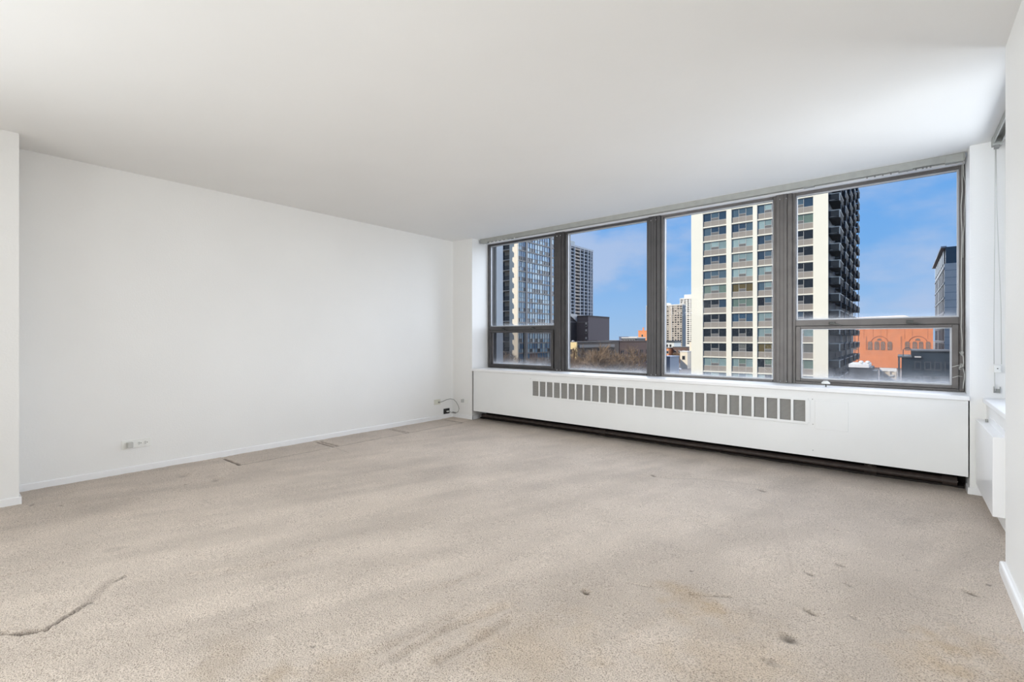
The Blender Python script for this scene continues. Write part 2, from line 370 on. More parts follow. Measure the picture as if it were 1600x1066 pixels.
    idx = (np.arange(ny-1)[:, None]*nx + np.arange(nx-1)[None, :]).ravel()
    quads = np.stack([idx, idx+1, idx+nx+1, idx+nx], 1).astype(np.int32)
    me.vertices.add(len(X)); me.vertices.foreach_set('co', np.stack([X, Y, z], 1).astype(np.float32).ravel())
    me.loops.add(quads.size); me.loops.foreach_set('vertex_index', quads.ravel())
    me.polygons.add(len(quads)); me.polygons.foreach_set('loop_start', np.arange(0, quads.size, 4, dtype=np.int32))
    me.polygons.foreach_set('use_smooth', np.ones(len(quads), dtype=bool))
    me.update(calc_edges=True)
    for nm, a in (('soil_shade', dirt_shade), ('spill', tan)):
        at = me.attributes.new(nm, 'FLOAT', 'POINT'); at.data.foreach_set('value', a.astype(np.float32))
    m = bpy.data.materials.new('beige_cut_pile_carpet'); m.use_nodes = True; t = m.node_tree; b = t.nodes['Principled BSDF']
    b.inputs['Roughness'].default_value = 0.95; b.inputs['Specular IOR Level'].default_value = 0.08
    b.inputs['Sheen Weight'].default_value = 0.12; b.inputs['Sheen Roughness'].default_value = 0.6
    tcn = N('ShaderNodeTexCoord', t)
    n1 = N('ShaderNodeTexNoise', t); n1.inputs['Scale'].default_value = 215; n1.inputs['Detail'].default_value = 3; n1.inputs['Roughness'].default_value = 0.6
    n2 = N('ShaderNodeTexNoise', t); n2.inputs['Scale'].default_value = 80; n2.inputs['Detail'].default_value = 3
    n3 = N('ShaderNodeTexNoise', t); n3.inputs['Scale'].default_value = 2.2; n3.inputs['Detail'].default_value = 6; n3.inputs['Roughness'].default_value = 0.6
    for n in (n1, n2, n3): t.links.new(tcn.outputs['Object'], n.inputs['Vector'])
    r1 = N('ShaderNodeValToRGB', t); e = r1.color_ramp.elements
    e[0].position = 0.34; e[0].color = (0.29, 0.23, 0.185, 1); e[1].position = 0.60; e[1].color = (0.77, 0.67, 0.58, 1)
    q = e.new(0.46); q.color = (0.615, 0.525, 0.445, 1)
    t.links.new(n1.outputs['Fac'], r1.inputs[0])
    r3 = N('ShaderNodeMapRange', t); r3.inputs[1].default_value = 0.3; r3.inputs[2].default_value = 0.7; r3.inputs[3].default_value = 0.90; r3.inputs[4].default_value = 1.08
    t.links.new(n3.outputs['Fac'], r3.inputs[0])
    sc = N('ShaderNodeVectorMath', t, operation='SCALE'); t.links.new(r1.outputs[0], sc.inputs[0]); t.links.new(r3.outputs[0], sc.inputs['Scale'])
    a1 = N('ShaderNodeAttribute', t); a1.attribute_name = 'spill'; a2 = N('ShaderNodeAttribute', t); a2.attribute_name = 'soil_shade'
    mt = N('ShaderNodeMix', t, data_type='RGBA', blend_type='MULTIPLY'); mt.inputs['B'].default_value = (0.86, 0.74, 0.54, 1)
    t.links.new(a1.outputs['Fac'], mt.inputs['Factor']); t.links.new(sc.outputs[0], mt.inputs['A'])
    md = N('ShaderNodeMix', t, data_type='RGBA'); md.inputs['B'].default_value = (0.050, 0.036, 0.026, 1)
    t.links.new(a2.outputs['Fac'], md.inputs['Factor']); t.links.new(mt.outputs['Result'], md.inputs['A'])
    t.links.new(md.outputs['Result'], b.inputs['Base Color'])
    ad = N('ShaderNodeMath', t, operation='MULTIPLY_ADD'); ad.inputs[1].default_value = 0.45
    t.links.new(n2.outputs['Fac'], ad.inputs[0]); t.links.new(n1.outputs['Fac'], ad.inputs[2])
    bp = N('ShaderNodeBump', t); bp.inputs['Strength'].default_value = 0.75; bp.inputs['Distance'].default_value = 0.012
    t.links.new(ad.outputs[0], bp.inputs['Height']); t.links.new(bp.outputs[0], b.inputs['Normal'])
    me.materials.append(m)
    o = link('floor', me); struct(o, 'beige cut pile carpet with stains, dents and furniture marks')
make_floor()
struct(box('floor_slab', M('concrete', (0.3, 0.3, 0.3), 0.9), -5.2, 0.9, -4.4, 5.05, -0.35, -0.06))

# ------------------------------------------------------------------ the wide window: four lights
WIN = [(-4.484, -3.349), (-3.209, -2.131), (-1.990, -0.903), (-0.766, 0.362)]
ZB, ZT = 0.690, 2.410
def handle(parent, x, z, flip=1):
    m = MB(); m.box(x-0.022, x+0.022, 4.918, 4.931, z-0.012, z+0.014)
    m.lathe((x-0.010*flip, 4.930, z), [(0.012, -0.022), (0.012, 0)], 'y', 10)
    m.prism([(x-0.014*flip, z+0.008), (x+0.075*flip, z-0.018), (x+0.080*flip, z-0.026), (x-0.014*flip, z-0.006)], 'y', 4.895, 4.910)
    return m.build('handle', STEEL, parent, bevel=0.002, recalc=True)
for n, (x0, x1) in enumerate(WIN):
    al = ALUD if n < 2 else ALU
    wd = struct(empty('window_%d' % (n+1)), ['window light beside the left pier, hopper below', 'fixed window light, second from the left pier',
        'fixed window light facing the cream tower', 'window light beside the right pier, hopper below'][n])
    jl, jr = 0.022, (0.030 if n == 3 else 0.022)
    f = MB(); f.box(x0, x0+jl, 4.935, 5.03, ZB, ZT); f.box(x1-jr, x1, 4.935, 5.03, ZB, ZT)
    f.box(x0+jl, x1-jr, 4.935, 5.03, ZT-0.026, ZT); f.box(x0+jl, x1-jr, 4.93, 5.03, ZB, ZB+0.022)
    hop = n in (0, 3)
    if hop: f.box(x0+jl, x1-jr, 4.932, 5.03, 1.205, 1.258)
    f.build('frame', al, wd, bevel=0.003)
    zb = 1.258 if hop else ZB+0.022
    bd = MB(); q = 0.011; y0, y1 = 4.962, 4.978
    bd.box(x0+jl, x0+jl+q, y0, y1, zb, ZT-0.026); bd.box(x1-jr-q, x1-jr, y0, y1, zb, ZT-0.026)
    bd.box(x0+jl+q, x1-jr-q, y0, y1, ZT-0.026-q, ZT-0.026); bd.box(x0+jl+q, x1-jr-q, y0, y1, zb, zb+q)
    bd.build('glazing_bead', ALUL, wd)
    box('pane', GLASS, x0+jl+0.002, x1-jr-0.002, 4.982, 4.988, zb+0.002, ZT-0.028, wd)
    if hop:
        a0, a1, b0, b1 = x0+jl+0.004, x1-jr-0.004, ZB+0.024, 1.203
        s = MB(); wv = 0.036
        sash = empty('hopper_sash'); sash.parent = wd
        s.box(a0, a0+wv, 4.920, 4.985, b0, b1); s.box(a1-wv, a1, 4.920, 4.985, b0, b1)
        s.box(a0+wv, a1-wv, 4.920, 4.985, b1-0.024, b1); s.box(a0+wv, a1-wv, 4.920, 4.985, b0, b0+0.022)
        s.build('sash_frame', al, sash, bevel=0.003)
        g = MB(); c0, c1, d0, d1 = a0+wv, a1-wv, b0+0.022, b1-0.024
        g.box(c0, c0+q, 4.945, 4.96, d0, d1); g.box(c1-q, c1, 4.945, 4.96, d0, d1); g.box(c0+q, c1-q, 4.945, 4.96, d0, d0+q); g.box(c0+q, c1-q, 4.945, 4.96, d1-q*0.6, d1)
        g.build('glazing_bead', ALUL if n else ALU, sash)
        box('pane', HOPG1 if n == 0 else HOPG4, c0+0.001, c1-0.001, 4.962, 4.967, d0+0.001, d1-0.001, sash)
        if n == 0:
            box('screen_post', BLACK, -3.905, -3.888, 4.990, 5.02, d0, d1, sash)
        for hx in ((-4.20, -3.70) if n == 0 else (-0.47, 0.045)): handle(wd, hx, 1.222 if n == 0 else 1.226)
    if n < 3:
        m = MB(); e0, e1 = x1, WIN[n+1][0]; wdt = e1-e0
        m.box(e0, e1, 4.925, 5.06, ZB-0.01, ZT+0.01)
        m.box(e0+0.010, e0+0.094, 4.910, 4.9255, ZB, ZT); m.box(e0+0.098, e1-0.006, 4.917, 4.9255, ZB, ZT)
        m.box(e0+0.034, e0+0.038, 4.9075, 4.911, ZB, ZT); m.box(e0+0.066, e0+0.070, 4.9075, 4.911, ZB, ZT)
        mu = m.build('mullion', al, wd, bevel=0.002)
        for zz in (ZT-0.045, ZB+0.014):
            for xx in (e0+0.040, e0+0.092):
                MB().lathe((xx, 4.904, zz), [(0.0005, 0), (0.005, 0.002), (0.005, 0.014)], 'y', 8).build('screw', CHROME, mu)
# window of the side bay, seen only past the near wall's corner
wb = struct(empty('window_5'), 'side window of the bay behind the near right wall')
f = MB(); f.box(0.70, 0.76, 3.30, 3.345, 0.69, 2.36); f.box(0.70, 0.76, 4.455, 4.50, 0.69, 2.36); f.box(0.70, 0.76, 3.345, 4.455, 2.315, 2.36); f.box(0.70, 0.76, 3.345, 4.455, 0.69, 0.735)
f.build('frame', ALU, wb, bevel=0.003); box('pane', GLASS, 0.727, 0.733, 3.345, 4.455, 0.735, 2.315, wb)

struct(box('windowsill', TRIMW, -4.497, 0.366, 4.600, 4.935, 0.657, 0.690, bevel=0.006), 'long glossy white sill under the wide window')
struct(box('windowsill', TRIMW, 0.430, 0.70, 3.17, 4.626, 0.652, 0.684, bevel=0.005), 'short white sill in the side bay')

# exterior fin of the facade beside the leftmost light
struct(box('wall_fin', M('pale_blue_grey_render', (0.30, 0.33, 0.365), 0.8, var=0.05), -5.2, -4.44, 5.062, 5.205, -11, 2.7), 'pale exterior fin just outside the leftmost pane')

# ------------------------------------------------------------------ radiator cover
rc = thing('radiator_cover', 'long white metal radiator cover with grille under the wide window', 'radiator cover')
XA0, XA1, GY = -4.464, 0.358, 4.620
G0, G1, GZ0, GZ1 = -3.470, -0.620, 0.398, 0.582
p = MB()
p.box(XA0, XA1, GY, GY+0.012, 0.120, GZ0); p.box(XA0, XA1, GY, GY+0.012, GZ1, 0.656); p.box(XA0, G0, GY, GY+0.012, GZ0, GZ1); p.box(G1, XA1, GY, GY+0.012, GZ0, GZ1)
p.box(XA0, XA1, GY+0.012, GY+0.05, 0.120, 0.132)
p.build('front_panel', PANELW, rc)
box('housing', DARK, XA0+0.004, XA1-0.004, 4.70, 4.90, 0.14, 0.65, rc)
f = MB(); b_ = 0.016
f.box(G0-b_, G1+b_, GY-0.006, GY, GZ1-0.004, GZ1+0.018); f.box(G0-b_, G1+b_, GY-0.006, GY, GZ0-0.018, GZ0+0.004)
f.box(G0-b_, G0+0.004, GY-0.006, GY, GZ0, GZ1); f.box(G1-0.006, G1+0.03, GY-0.006, GY, GZ0, GZ1)
gf = f.build('grille_frame', PANELW, rc, bevel=0.002)
NC = 28; pitch = (G1-G0)/NC
for k in range(1, NC):
    x = G0+k*pitch
    if k == 1: bar = box('grille_bar', PANELW, -0.0095, 0.0095, -0.0055, 0.004, GZ0, GZ1, rc); bar.location = (x, GY, 0); bme = bar.data
    else: link('grille_bar', bme, rc, loc=(x, GY, 0))
lv = MB(); NS = 15; dz = (GZ1-GZ0)/NS
for q in range(NS):
    z = GZ0+q*dz
    lv.quad((0, 0.004, z+0.002), (pitch, 0.004, z+0.002), (pitch, 0.014, z+dz*0.95), (0, 0.014, z+dz*0.95))
    lv.quad((0, 0.0055, z+0.002), (0, 0.0155, z+dz*0.95), (pitch, 0.0155, z+dz*0.95), (pitch, 0.0055, z+0.002))
    lv.quad((0, 0.004, z+0.002), (0, 0.0055, z+0.002), (pitch, 0.0055, z+0.002), (pitch, 0.004, z+0.002))
lme = lv.mesh('louvre', LOUV)
for k in range(NC): link('louvre', lme, rc, loc=(G0+k*pitch, GY, 0))
ap = box('access_panel', PANELW, -0.556, -0.332, GY-0.004, GY+0.001, 0.350, 0.588, rc, bevel=0.0015)
for xx, zz in ((-0.548, 0.357), (-0.340, 0.357), (-0.548, 0.580), (-0.340, 0.580)):
    MB().lathe((xx, GY-0.006, zz), [(0.0005, 0), (0.004, 0.001), (0.004, 0.003)], 'y', 8).build('screw', PANELW, ap)
for xx, zz in ((-0.575, 0.592), (-0.572, 0.385), (-0.572, 0.170), (-3.50, 0.605)):
    MB().lathe((xx, GY-0.003, zz), [(0.0005, 0), (0.004, 0.001), (0.004, 0.004)], 'y', 8).build('screw', GREYW, rc)
# pipe run in the dark gap
pp = thing('heating_pipe', 'dark brown heating pipe lying in the gap under radiator cover', 'pipe')
MB().tube([(-4.44, 4.775, 0.045), (0.30, 4.775, 0.045)], 0.024, 12).build('pipe_run', BROWN, pp, smooth=False)
for xx in (-2.6, -0.20, 0.27):
    cpl = MB().tube([(xx-0.04, 4.775, 0.045), (xx+0.04, 4.775, 0.045)], 0.033, 12)
    if xx == -0.20: cpl.tube([(xx, 4.775, 0.045), (xx, 4.775, 0.135)], 0.024, 10)
    cpl.build('coupling', BROWN, pp)
MB().tube([(0.315, 4.775, 0.045), (0.31, 4.775, 0.045)], 0.012, 8).build('end_cap', CHROME, pp)
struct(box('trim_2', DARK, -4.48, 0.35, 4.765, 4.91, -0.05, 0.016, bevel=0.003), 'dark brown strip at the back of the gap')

# ------------------------------------------------------------------ electrical fittings
def slotset(m, cy, cz, r):   # two blades and an earth on a face at x = const, added by caller with box
    pass
op = thing('outlet', 'white double wall outlet with plugged adapter low on left wall', 'outlet', loc=(XL, 1.063, 0.232))
box('face_plate', PLASW, 0, 0.006, -0.096, 0.096, -0.036, 0.036, op, bevel=0.002)
pa = box('plug_adapter', PLASG, 0.006, 0.050, -0.066, -0.030, -0.022, 0.020, op, bevel=0.003)
for yy in (0.020, 0.062):
    rr = MB().lathe((0.006, yy, 0.0), [(0.0165, -0.002), (0.0165, 0.002), (0.001, 0.0022)], 'x', 16).build('receptacle', PLASW, op)
    sl = MB(); sl.box(0.0078, 0.0090, yy-0.009, yy+0.001, 0.005, 0.008); sl.box(0.0078, 0.0090, yy-0.009, yy+0.001, -0.008, -0.005); sl.box(0.0078, 0.0090, yy+0.006, yy+0.011, -0.003, 0.003)
    sl.build('slots', BLACK, rr)
jk = thing('cable_jack', 'ivory cable jack plate on left wall near the corner', 'cable jack', loc=(XL, 4.334, 0.234))
box('face_plate', PLASY, 0, 0.006, -0.057, 0.057, -0.035, 0.035, jk, bevel=0.002)
MB().lathe((0.006, 0.020, -0.005), [(0.010, 0), (0.010, 0.018), (0.001, 0.019)], 'x', 10).build('connector', CABLE, jk)
bo = thing('floor_box', 'black recessed outlet plate above baseboard in the far corner', 'outlet', loc=(XL, 4.503, 0.092))
box('face_plate', BLACK, 0, 0.008, -0.054, 0.054, -0.036, 0.036, bo, bevel=0.002)
MB().box(0.008, 0.030, -0.010, 0.030, -0.012, 0.004).build('plug', PLASW, bo, bevel=0.003)
cb = MB().tube([(XL+0.022, 4.354, 0.229), (XL+0.03, 4.40, 0.234), (XL+0.04, 4.47, 0.255), (XL+0.05, 4.53, 0.262), (XL+0.07, 4.575, 0.250), (XL+0.10, 4.595, 0.215), (XL+0.135, 4.60, 0.165), (XL+0.15, 4.60, 0.125),
                (XL+0.135, 4.595, 0.085), (XL+0.095, 4.585, 0.062), (XL+0.060, 4.57, 0.064), (XL+0.040, 4.545, 0.075), (XL+0.030, 4.52, 0.086)], 0.0042, 6)
cb = tag(cb.build('cable', CABLE, smooth=True), 'thin grey cable looping from ivory jack to black plate', 'cable')
tag(MB().tube([(XL+0.055, 4.566, 0.072), (XL+0.10, 4.583, 0.066)], 0.011, 8).build('cable_adapter', CABLE), 'small grey inline adapter on the cable in the corner', 'adapter')
pl = thing('wall_switch', 'white socket plate with grey plug on the narrow left pier', 'outlet', loc=(-4.635, YW, 0.236))
box('face_plate', PLASW, -0.062, 0.070, -0.006, 0, -0.032, 0.030, pl, bevel=0.002)
box('plug', PLASG, -0.034, -0.008, -0.045, -0.006, -0.018, 0.030, pl, bevel=0.003)
box('cover_flap', PLASW, 0.008, 0.050, -0.009, -0.006, -0.022, 0.022, pl, bevel=0.001)
do = thing('outlet', 'dim double outlet on the dark wall under radiator cover', 'outlet', loc=(-0.868, 4.91, 0.118))
box('face_plate', M('dark_outlet_plate', (0.05, 0.042, 0.033), 0.5), -0.060, 0.060, -0.006, 0, -0.032, 0.032, do, bevel=0.002)
for xx in (-0.022, 0.022):
    MB().lathe((xx, -0.006, 0), [(0.015, 0), (0.015, -0.002), (0.001, -0.0022)], 'y', 12).build('receptacle', M('outlet_tan', (0.10, 0.085, 0.065), 0.5), do)

# ------------------------------------------------------------------ blinds' leftovers
hr = thing('blind_headrail', 'long grey-white empty blind track on ceiling above the wide window', 'blind rail')
m = MB(); m.box(-4.462, 0.352, 4.752, 4.757, 2.396, 2.4495); m.box(-4.462, 0.352, 4.790, 4.795, 2.396, 2.4495); m.box(-4.462, 0.352, 4.757, 4.790, 2.440, 2.4495)
m.build('track', GREYW, hr)
m = MB().box(-0.05, 0.05, 4.747, 4.800, 2.388, 2.446)
for xx in (-4.40, 0.295): 
    o = m.build('end_bracket', GREYW, hr, bevel=0.003); o.location.x = xx
for xx in (-3.95, -0.62, 0.02):
    box('clip', GREYW, xx-0.04, xx+0.04, 4.748, 4.799, 2.391, 2.401, hr, bevel=0.001)
for xx in [-4.30+0.07*q for q in range(7)] + [-0.22+0.05*q for q in range(7)] + [0.12+0.022*q for q in range(3)]:
    box('carrier', PLASW if xx < -3 else CABLE, xx-0.005, xx+0.005, 4.766, 4.781, 2.384, 2.400, hr)
cw = empty('blind_cord'); cw.parent = hr; cw['label'] = 'tangled white cord hanging down the right window jamb'
def wob(x, y, z0, z1, n, ax, seed, k=1.0):
    r = random.Random(seed); pts = []
    for q in range(n+1):
        t = q/n; pts.append((x+k*(ax*math.sin(t*2.6)+r.uniform(-.004, .004)), y+k*r.uniform(-.004, .004), z0+(z1-z0)*t))
    return pts
MB().tube(wob(0.349, 4.905, 2.40, 0.98, 14, -0.008, 3), 0.0028, 6).build('cord', CORD, cw, smooth=True)
MB().tube(wob(0.345, 4.80, 2.40, 1.95, 8, 0.010, 4)+[(0.348, 4.85, 1.85), (0.350, 4.89, 1.70)], 0.0018, 5).build('cord', CORD, cw, smooth=True)
MB().tube(wob(0.347, 4.89, 0.99, 0.72, 7, 0.008, 5), 0.0028, 6).build('cord', CORD, cw, smooth=True)
for z0, sd in ((0.98, 6), (0.885, 7)):
    r = random.Random(sd); c = (0.343, 4.885, z0)
    MB().tube([(c[0]+r.uniform(-.016, .016), c[1]+r.uniform(-.012, .012), c[2]+r.uniform(-.022, .022)) for q in range(16)], 0.0028, 5).build('knot', CORD, cw, smooth=True)
for zz, dx in ((0.89, -0.06), (0.81, -0.055)):
    MB().tube([(0.346, 4.885, zz), (0.325, 4.875, zz+0.004), (0.346+dx, 4.87, zz-0.010)], 0.0022, 5).build('loose_end', CORD, cw, smooth=True)
sr = thing('blind_headrail', 'short grey blind track at ceiling over the side bay window', 'blind rail')
m = MB(); m.box(0.470, 0.475, 3.30, 4.555, 2.400, 2.4495); m.box(0.508, 0.513, 3.30, 4.555, 2.400, 2.4495); m.box(0.475, 0.508, 3.30, 4.555, 2.441, 2.4495)
m.build('track', GREYW, sr); box('end_bracket', GREYW, 0.466, 0.517, 4.50, 4.565, 2.390, 2.446, sr, bevel=0.004)
box('clip', CABLE, 0.478, 0.504, 4.52, 4.566, 2.375, 2.392, sr, bevel=0.003)
cc = empty('blind_cord'); cc.parent = sr; cc['label'] = 'looped cord with white tensioner before the right pier'
MB().tube([(0.485, 4.555, 2.38), (0.484, 4.556, 1.90), (0.481, 4.58, 1.2), (0.483, 4.595, 0.92)], 0.0022, 5).build('cord', CORD, cc, smooth=True)
MB().tube([(0.489, 4.555, 2.38), (0.492, 4.556, 2.0), (0.515, 4.58, 1.3), (0.519, 4.595, 0.92)], 0.0022, 5).build('cord', CORD, cc, smooth=True)
tn = box('tensioner', PLASW, 0.482, 0.518, 4.590, 4.610, 0.862, 0.912, cc, bevel=0.004)
MB().lathe((0.500, 4.589, 0.890), [(0.0005, 0), (0.004, 0.0005), (0.004, 0.003)], 'y', 8).build('screw', STEEL, tn)
MB().tube([(0.486, 4.60, 0.865), (0.488, 4.61, 0.80), (0.492, 4.615, 0.735)], 0.0022, 5).build('cord', CORD, cc)
m = MB(); m.box(0.484, 0.516, 4.612, 4.626, 0.722, 0.727); m.box(0.484, 0.487, 4.612, 4.626, 0.727, 0.765); m.box(0.513, 0.516, 4.612, 4.626, 0.727, 0.765); m.box(0.484, 0.516, 4.624, 4.627, 0.722, 0.75)
m.build('bracket', GREYW, cc)

# ------------------------------------------------------------------ box on the bay wall, knob on the sill
hb = thing('convector_box', 'white metal box mounted low on the bay wall, half hidden', 'convector')
MB().box(0.395, 0.449, 3.818, 4.612, 0.083, 0.536).build('casing', TRIMW, hb, bevel=0.003)
m = MB(); m.tube([(0.435, 4.47, 0.536), (0.435, 4.47, 0.555)], 0.008, 8); m.build('valve', GREYW, hb)
m = MB(); m.box(0.444, 0.449, 3.82, 4.45, 0.536, 0.575); m.build('lip', TRIMW, hb)
kn = thing('sill_knob', 'small white oval plastic knob standing on the windowsill', 'knob')
def ell(c, rx, ry, prof, mat, name, par):
    m = MB().lathe((0, 0, 0), prof, 'z', 18)
    m.v = [(c[0]+v[0]*rx, c[1]+v[1]*ry, c[2]+v[2]) for v in m.v]
    return m.build(name, mat, par, smooth=True)
kx, ky = -0.494, 4.72
ell((kx, ky, 0.718), 1, 0.7, [(0.002, 0.0), (0.030, 0.0), (0.0315, 0.004), (0.029, 0.011), (0.022, 0.0155), (0.018, 0.021), (0.010, 0.023), (0.0005, 0.0235)], PLASW, 'cap', kn)
MB().tube([(kx+0.003, ky, 0.690), (kx, ky, 0.719)], 0.004, 8).build('stem', BLACK, kn)
box('foot', CABLE, kx-0.004, kx+0.006, ky-0.010, ky-0.002, 0.690, 0.696, kn)

# =================================================================== outside
GZ = -11.0
CREAM = M('cream_concrete', (0.84, 0.79, 0.65), 0.85, var=0.02, vscale=0.3)
SPAND = M('grey_beige_spandrel', (0.30, 0.265, 0.225), 0.8, var=0.06, vscale=0.8)
WFRAME = M('pale_window_frame', (0.50, 0.48, 0.44), 0.5)
def glz(name, c, r=0.12): return M(name, c, r, spec=0.5, var=0.10, vscale=0.9)
PAN = [glz('pane_navy', (0.030, 0.055, 0.085)), glz('pane_slate', (0.07, 0.11, 0.14)), glz('pane_teal_blind', (0.20, 0.27, 0.265)), glz('pane_pale_blind', (0.28, 0.37, 0.36)),
       glz('pane_dark', (0.012, 0.014, 0.016)), glz('pane_olive', (0.115, 0.085, 0.03)), glz('pane_green', (0.13, 0.18, 0.145)), glz('pane_blue', (0.035, 0.075, 0.12)),
       glz('pane_grey', (0.13, 0.13, 0.115))]
NAVY, SLATE, TEAL, PALE, DRK, OLIVE, GREEN, BLUE, PGREY = range(9)
# ---- cream tower
ct = thing('apartment_tower', 'tall sunlit cream tower with grey window bands facing the window', 'building')
FH = 2.757; X0, X1, YF = -31.885, -9.494, 94.0
COLS = [(-29.671, -25.415), (-24.518, -20.900), (-20.179, -16.760), (-15.870, -11.612)]
KT = 4                                    # storeys above the first visible row
ZTOP = 25.0 + FH*KT + 0.6
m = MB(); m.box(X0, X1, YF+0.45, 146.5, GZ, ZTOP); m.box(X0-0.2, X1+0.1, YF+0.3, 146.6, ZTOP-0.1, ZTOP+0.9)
m.build('core_wall', [M('shade_toned_side', (0.022, 0.034, 0.05), 0.8, var=0.1)], ct)  # the flank's shade is carried by this dark colour
edges = [X0] + [v for c in COLS for v in c] + [X1]
for a, b in zip(edges[0::2], edges[1::2]): box('pillar', CREAM, a, b, YF, YF+0.6, GZ, ZTOP+0.8, ct)
nrow = KT+15
for k in range(-KT, 15):
    zt = 25.0-FH*k
    m = MB()
    for a, b in COLS: m.box(a, b, YF+0.06, YF+0.6, zt+0.03, zt+0.24)
    m.build('floor_ledge', CREAM, ct)
PAT = {  # row: (col1 panes, col2 panes, col3 panes, col4 panes)
 0: ((NAVY, SLATE, NAVY), (SLATE, SLATE, SLATE), (SLATE, PALE, NAVY), (NAVY, SLATE, NAVY)), 1: ((SLATE, NAVY, NAVY), (NAVY, NAVY, SLATE), (PALE, TEAL, DRK), (GREEN, GREEN, GREEN)),
 2: ((TEAL, PALE, TEAL), (PALE, PALE, PALE), (NAVY, SLATE, DRK), (DRK, DRK, DRK)), 3: ((NAVY, NAVY, NAVY), (TEAL, TEAL, TEAL), (NAVY, SLATE, DRK), (DRK, DRK, DRK)),
 4: ((SLATE, SLATE, SLATE), (PALE, PALE, PALE), (TEAL, PALE, GREEN), (DRK, DRK, DRK)), 5: ((GREEN, TEAL, GREEN), (OLIVE, OLIVE, OLIVE), (SLATE, TEAL, DRK), (DRK, DRK, DRK)),
 6: ((DRK, DRK, NAVY), (GREEN, GREEN, GREEN), (DRK, SLATE, DRK), (DRK, DRK, DRK)), 7: ((DRK, DRK, DRK), (BLUE, BLUE, BLUE), (TEAL, TEAL, TEAL), (DRK, NAVY, DRK)),
 8: ((DRK, DRK, DRK), (DRK, DRK, DRK), (TEAL, TEAL, TEAL), (PGREY, TEAL, TEAL)), 9: ((DRK, DRK, DRK), (DRK, PGREY, DRK), (OLIVE, OLIVE, OLIVE), (PGREY, PGREY, PGREY)),
 10: ((TEAL, TEAL, TEAL), (TEAL, GREEN, TEAL), (DRK, GREEN, PALE), (TEAL, GREEN, GREEN)), 11: ((SLATE, PALE, SLATE), (TEAL, SLATE, PALE), (PALE, DRK, PALE), (TEAL, GREEN, GREEN))}
WH = 1.50
fcache, pcache = {}, {}
for k in range(-KT, 15):
    zt = 25.0-FH*k
    for c, (a, b) in enumerate(COLS):
        wdt = b-a
        if (c,) not in fcache:
            f = MB(); pw = (wdt-0.16)/3
            f.cur = 0
            for q in range(4): f.box(0.0+q*(pw+0.04)+(0 if q else 0), q*(pw+0.04)+0.055, 0.30, 0.40, -WH, 0)
            f.box(0, wdt, 0.30, 0.40, -0.05, 0); f.box(0, wdt, 0.27, 0.40, -WH-0.05, -WH+0.02)
            c0 = pw+0.095
            f.box(c0, c0+pw-0.01, 0.30, 0.40, -WH*0.64-0.05, -WH*0.64)
            f.cur = 1; f.box(0, wdt, 0.24, 0.45, -FH+0.235, -WH-0.05)
            f.cur = 2; f.box(c0, c0+pw-0.01, 0.33, 0.41, -WH, -WH*0.64-0.05)
            f.cur = 0; f.box(wdt/3-0.02, wdt/3+0.02, 0.235, 0.25, -FH+0.24, -WH-0.05); f.box(2*wdt/3-0.02, 2*wdt/3+0.02, 0.235, 0.25, -FH+0.24, -WH-0.05)
            fcache[(c,)] = f.mesh('window', [WFRAME, SPAND, M('vent_panel_grey', (0.13, 0.125, 0.12), 0.6)])
        wo = link('window', fcache[(c,)], ct, loc=(a, YF, zt))
        pw = (wdt-0.16)/3
        cols = PAT.get(k) or tuple(tuple(random.choice([NAVY, SLATE, TEAL, DRK, TEAL, PALE]) for _ in range(3)) for _ in range(4))
        for q in range(3):
            key = (c, q, cols[c][q])
            if key not in pcache:
                x = q*(pw+0.04)+0.055
                pcache[key] = MB().box(x, x+pw-0.015, 0.36, 0.42, (-WH*0.64 if q == 1 else -WH+0.02), -0.05).mesh('pane', PAN[cols[c][q]])
            link('pane', pcache[key], wo)
# balconies on the shaded flank
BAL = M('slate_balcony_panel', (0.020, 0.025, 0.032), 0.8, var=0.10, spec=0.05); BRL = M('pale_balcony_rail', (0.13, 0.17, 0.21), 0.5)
bm_ = MB(); bm_.box(0, 1.55, 0, 6.2, -0.18, 0); bm_.box(0, 1.55, 0, 0.06, 0.08, 1.0); bm_.box(1.49, 1.55, 0, 6.2, 0.08, 1.0); bm_.box(0, 1.55, 6.14, 6.2, 0.08, 1.0)
bme = bm_.mesh('balcony', BAL)
br_ = MB(); br_.box(-0.02, 1.60, -0.05, 0.09, 1.0, 1.10); br_.box(1.46, 1.60, -0.05, 6.25, 1.0, 1.10); br_.box(-0.02, 1.60, 6.11, 6.25, 1.0, 1.10); br_.box(1.46, 1.56, 2.5, 2.6, 1.0, 2.58)
br_.box(1.46, 1.60, -0.05, 0.09, -0.2, 1.0)
brm = br_.mesh('railing', BRL)
fl = MB(); fl.box(0.02, 0.05, 0.5, 5.6, 0.05, 2.4); flm = fl.mesh('balcony_glazing', M('balcony_dark_glass', (0.03, 0.05, 0.075), 0.6, spec=0.1))
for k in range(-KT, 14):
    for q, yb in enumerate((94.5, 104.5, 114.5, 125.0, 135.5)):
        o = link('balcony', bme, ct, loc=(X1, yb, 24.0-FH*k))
        link('railing', brm, o); link('balcony_glazing', flm, o)

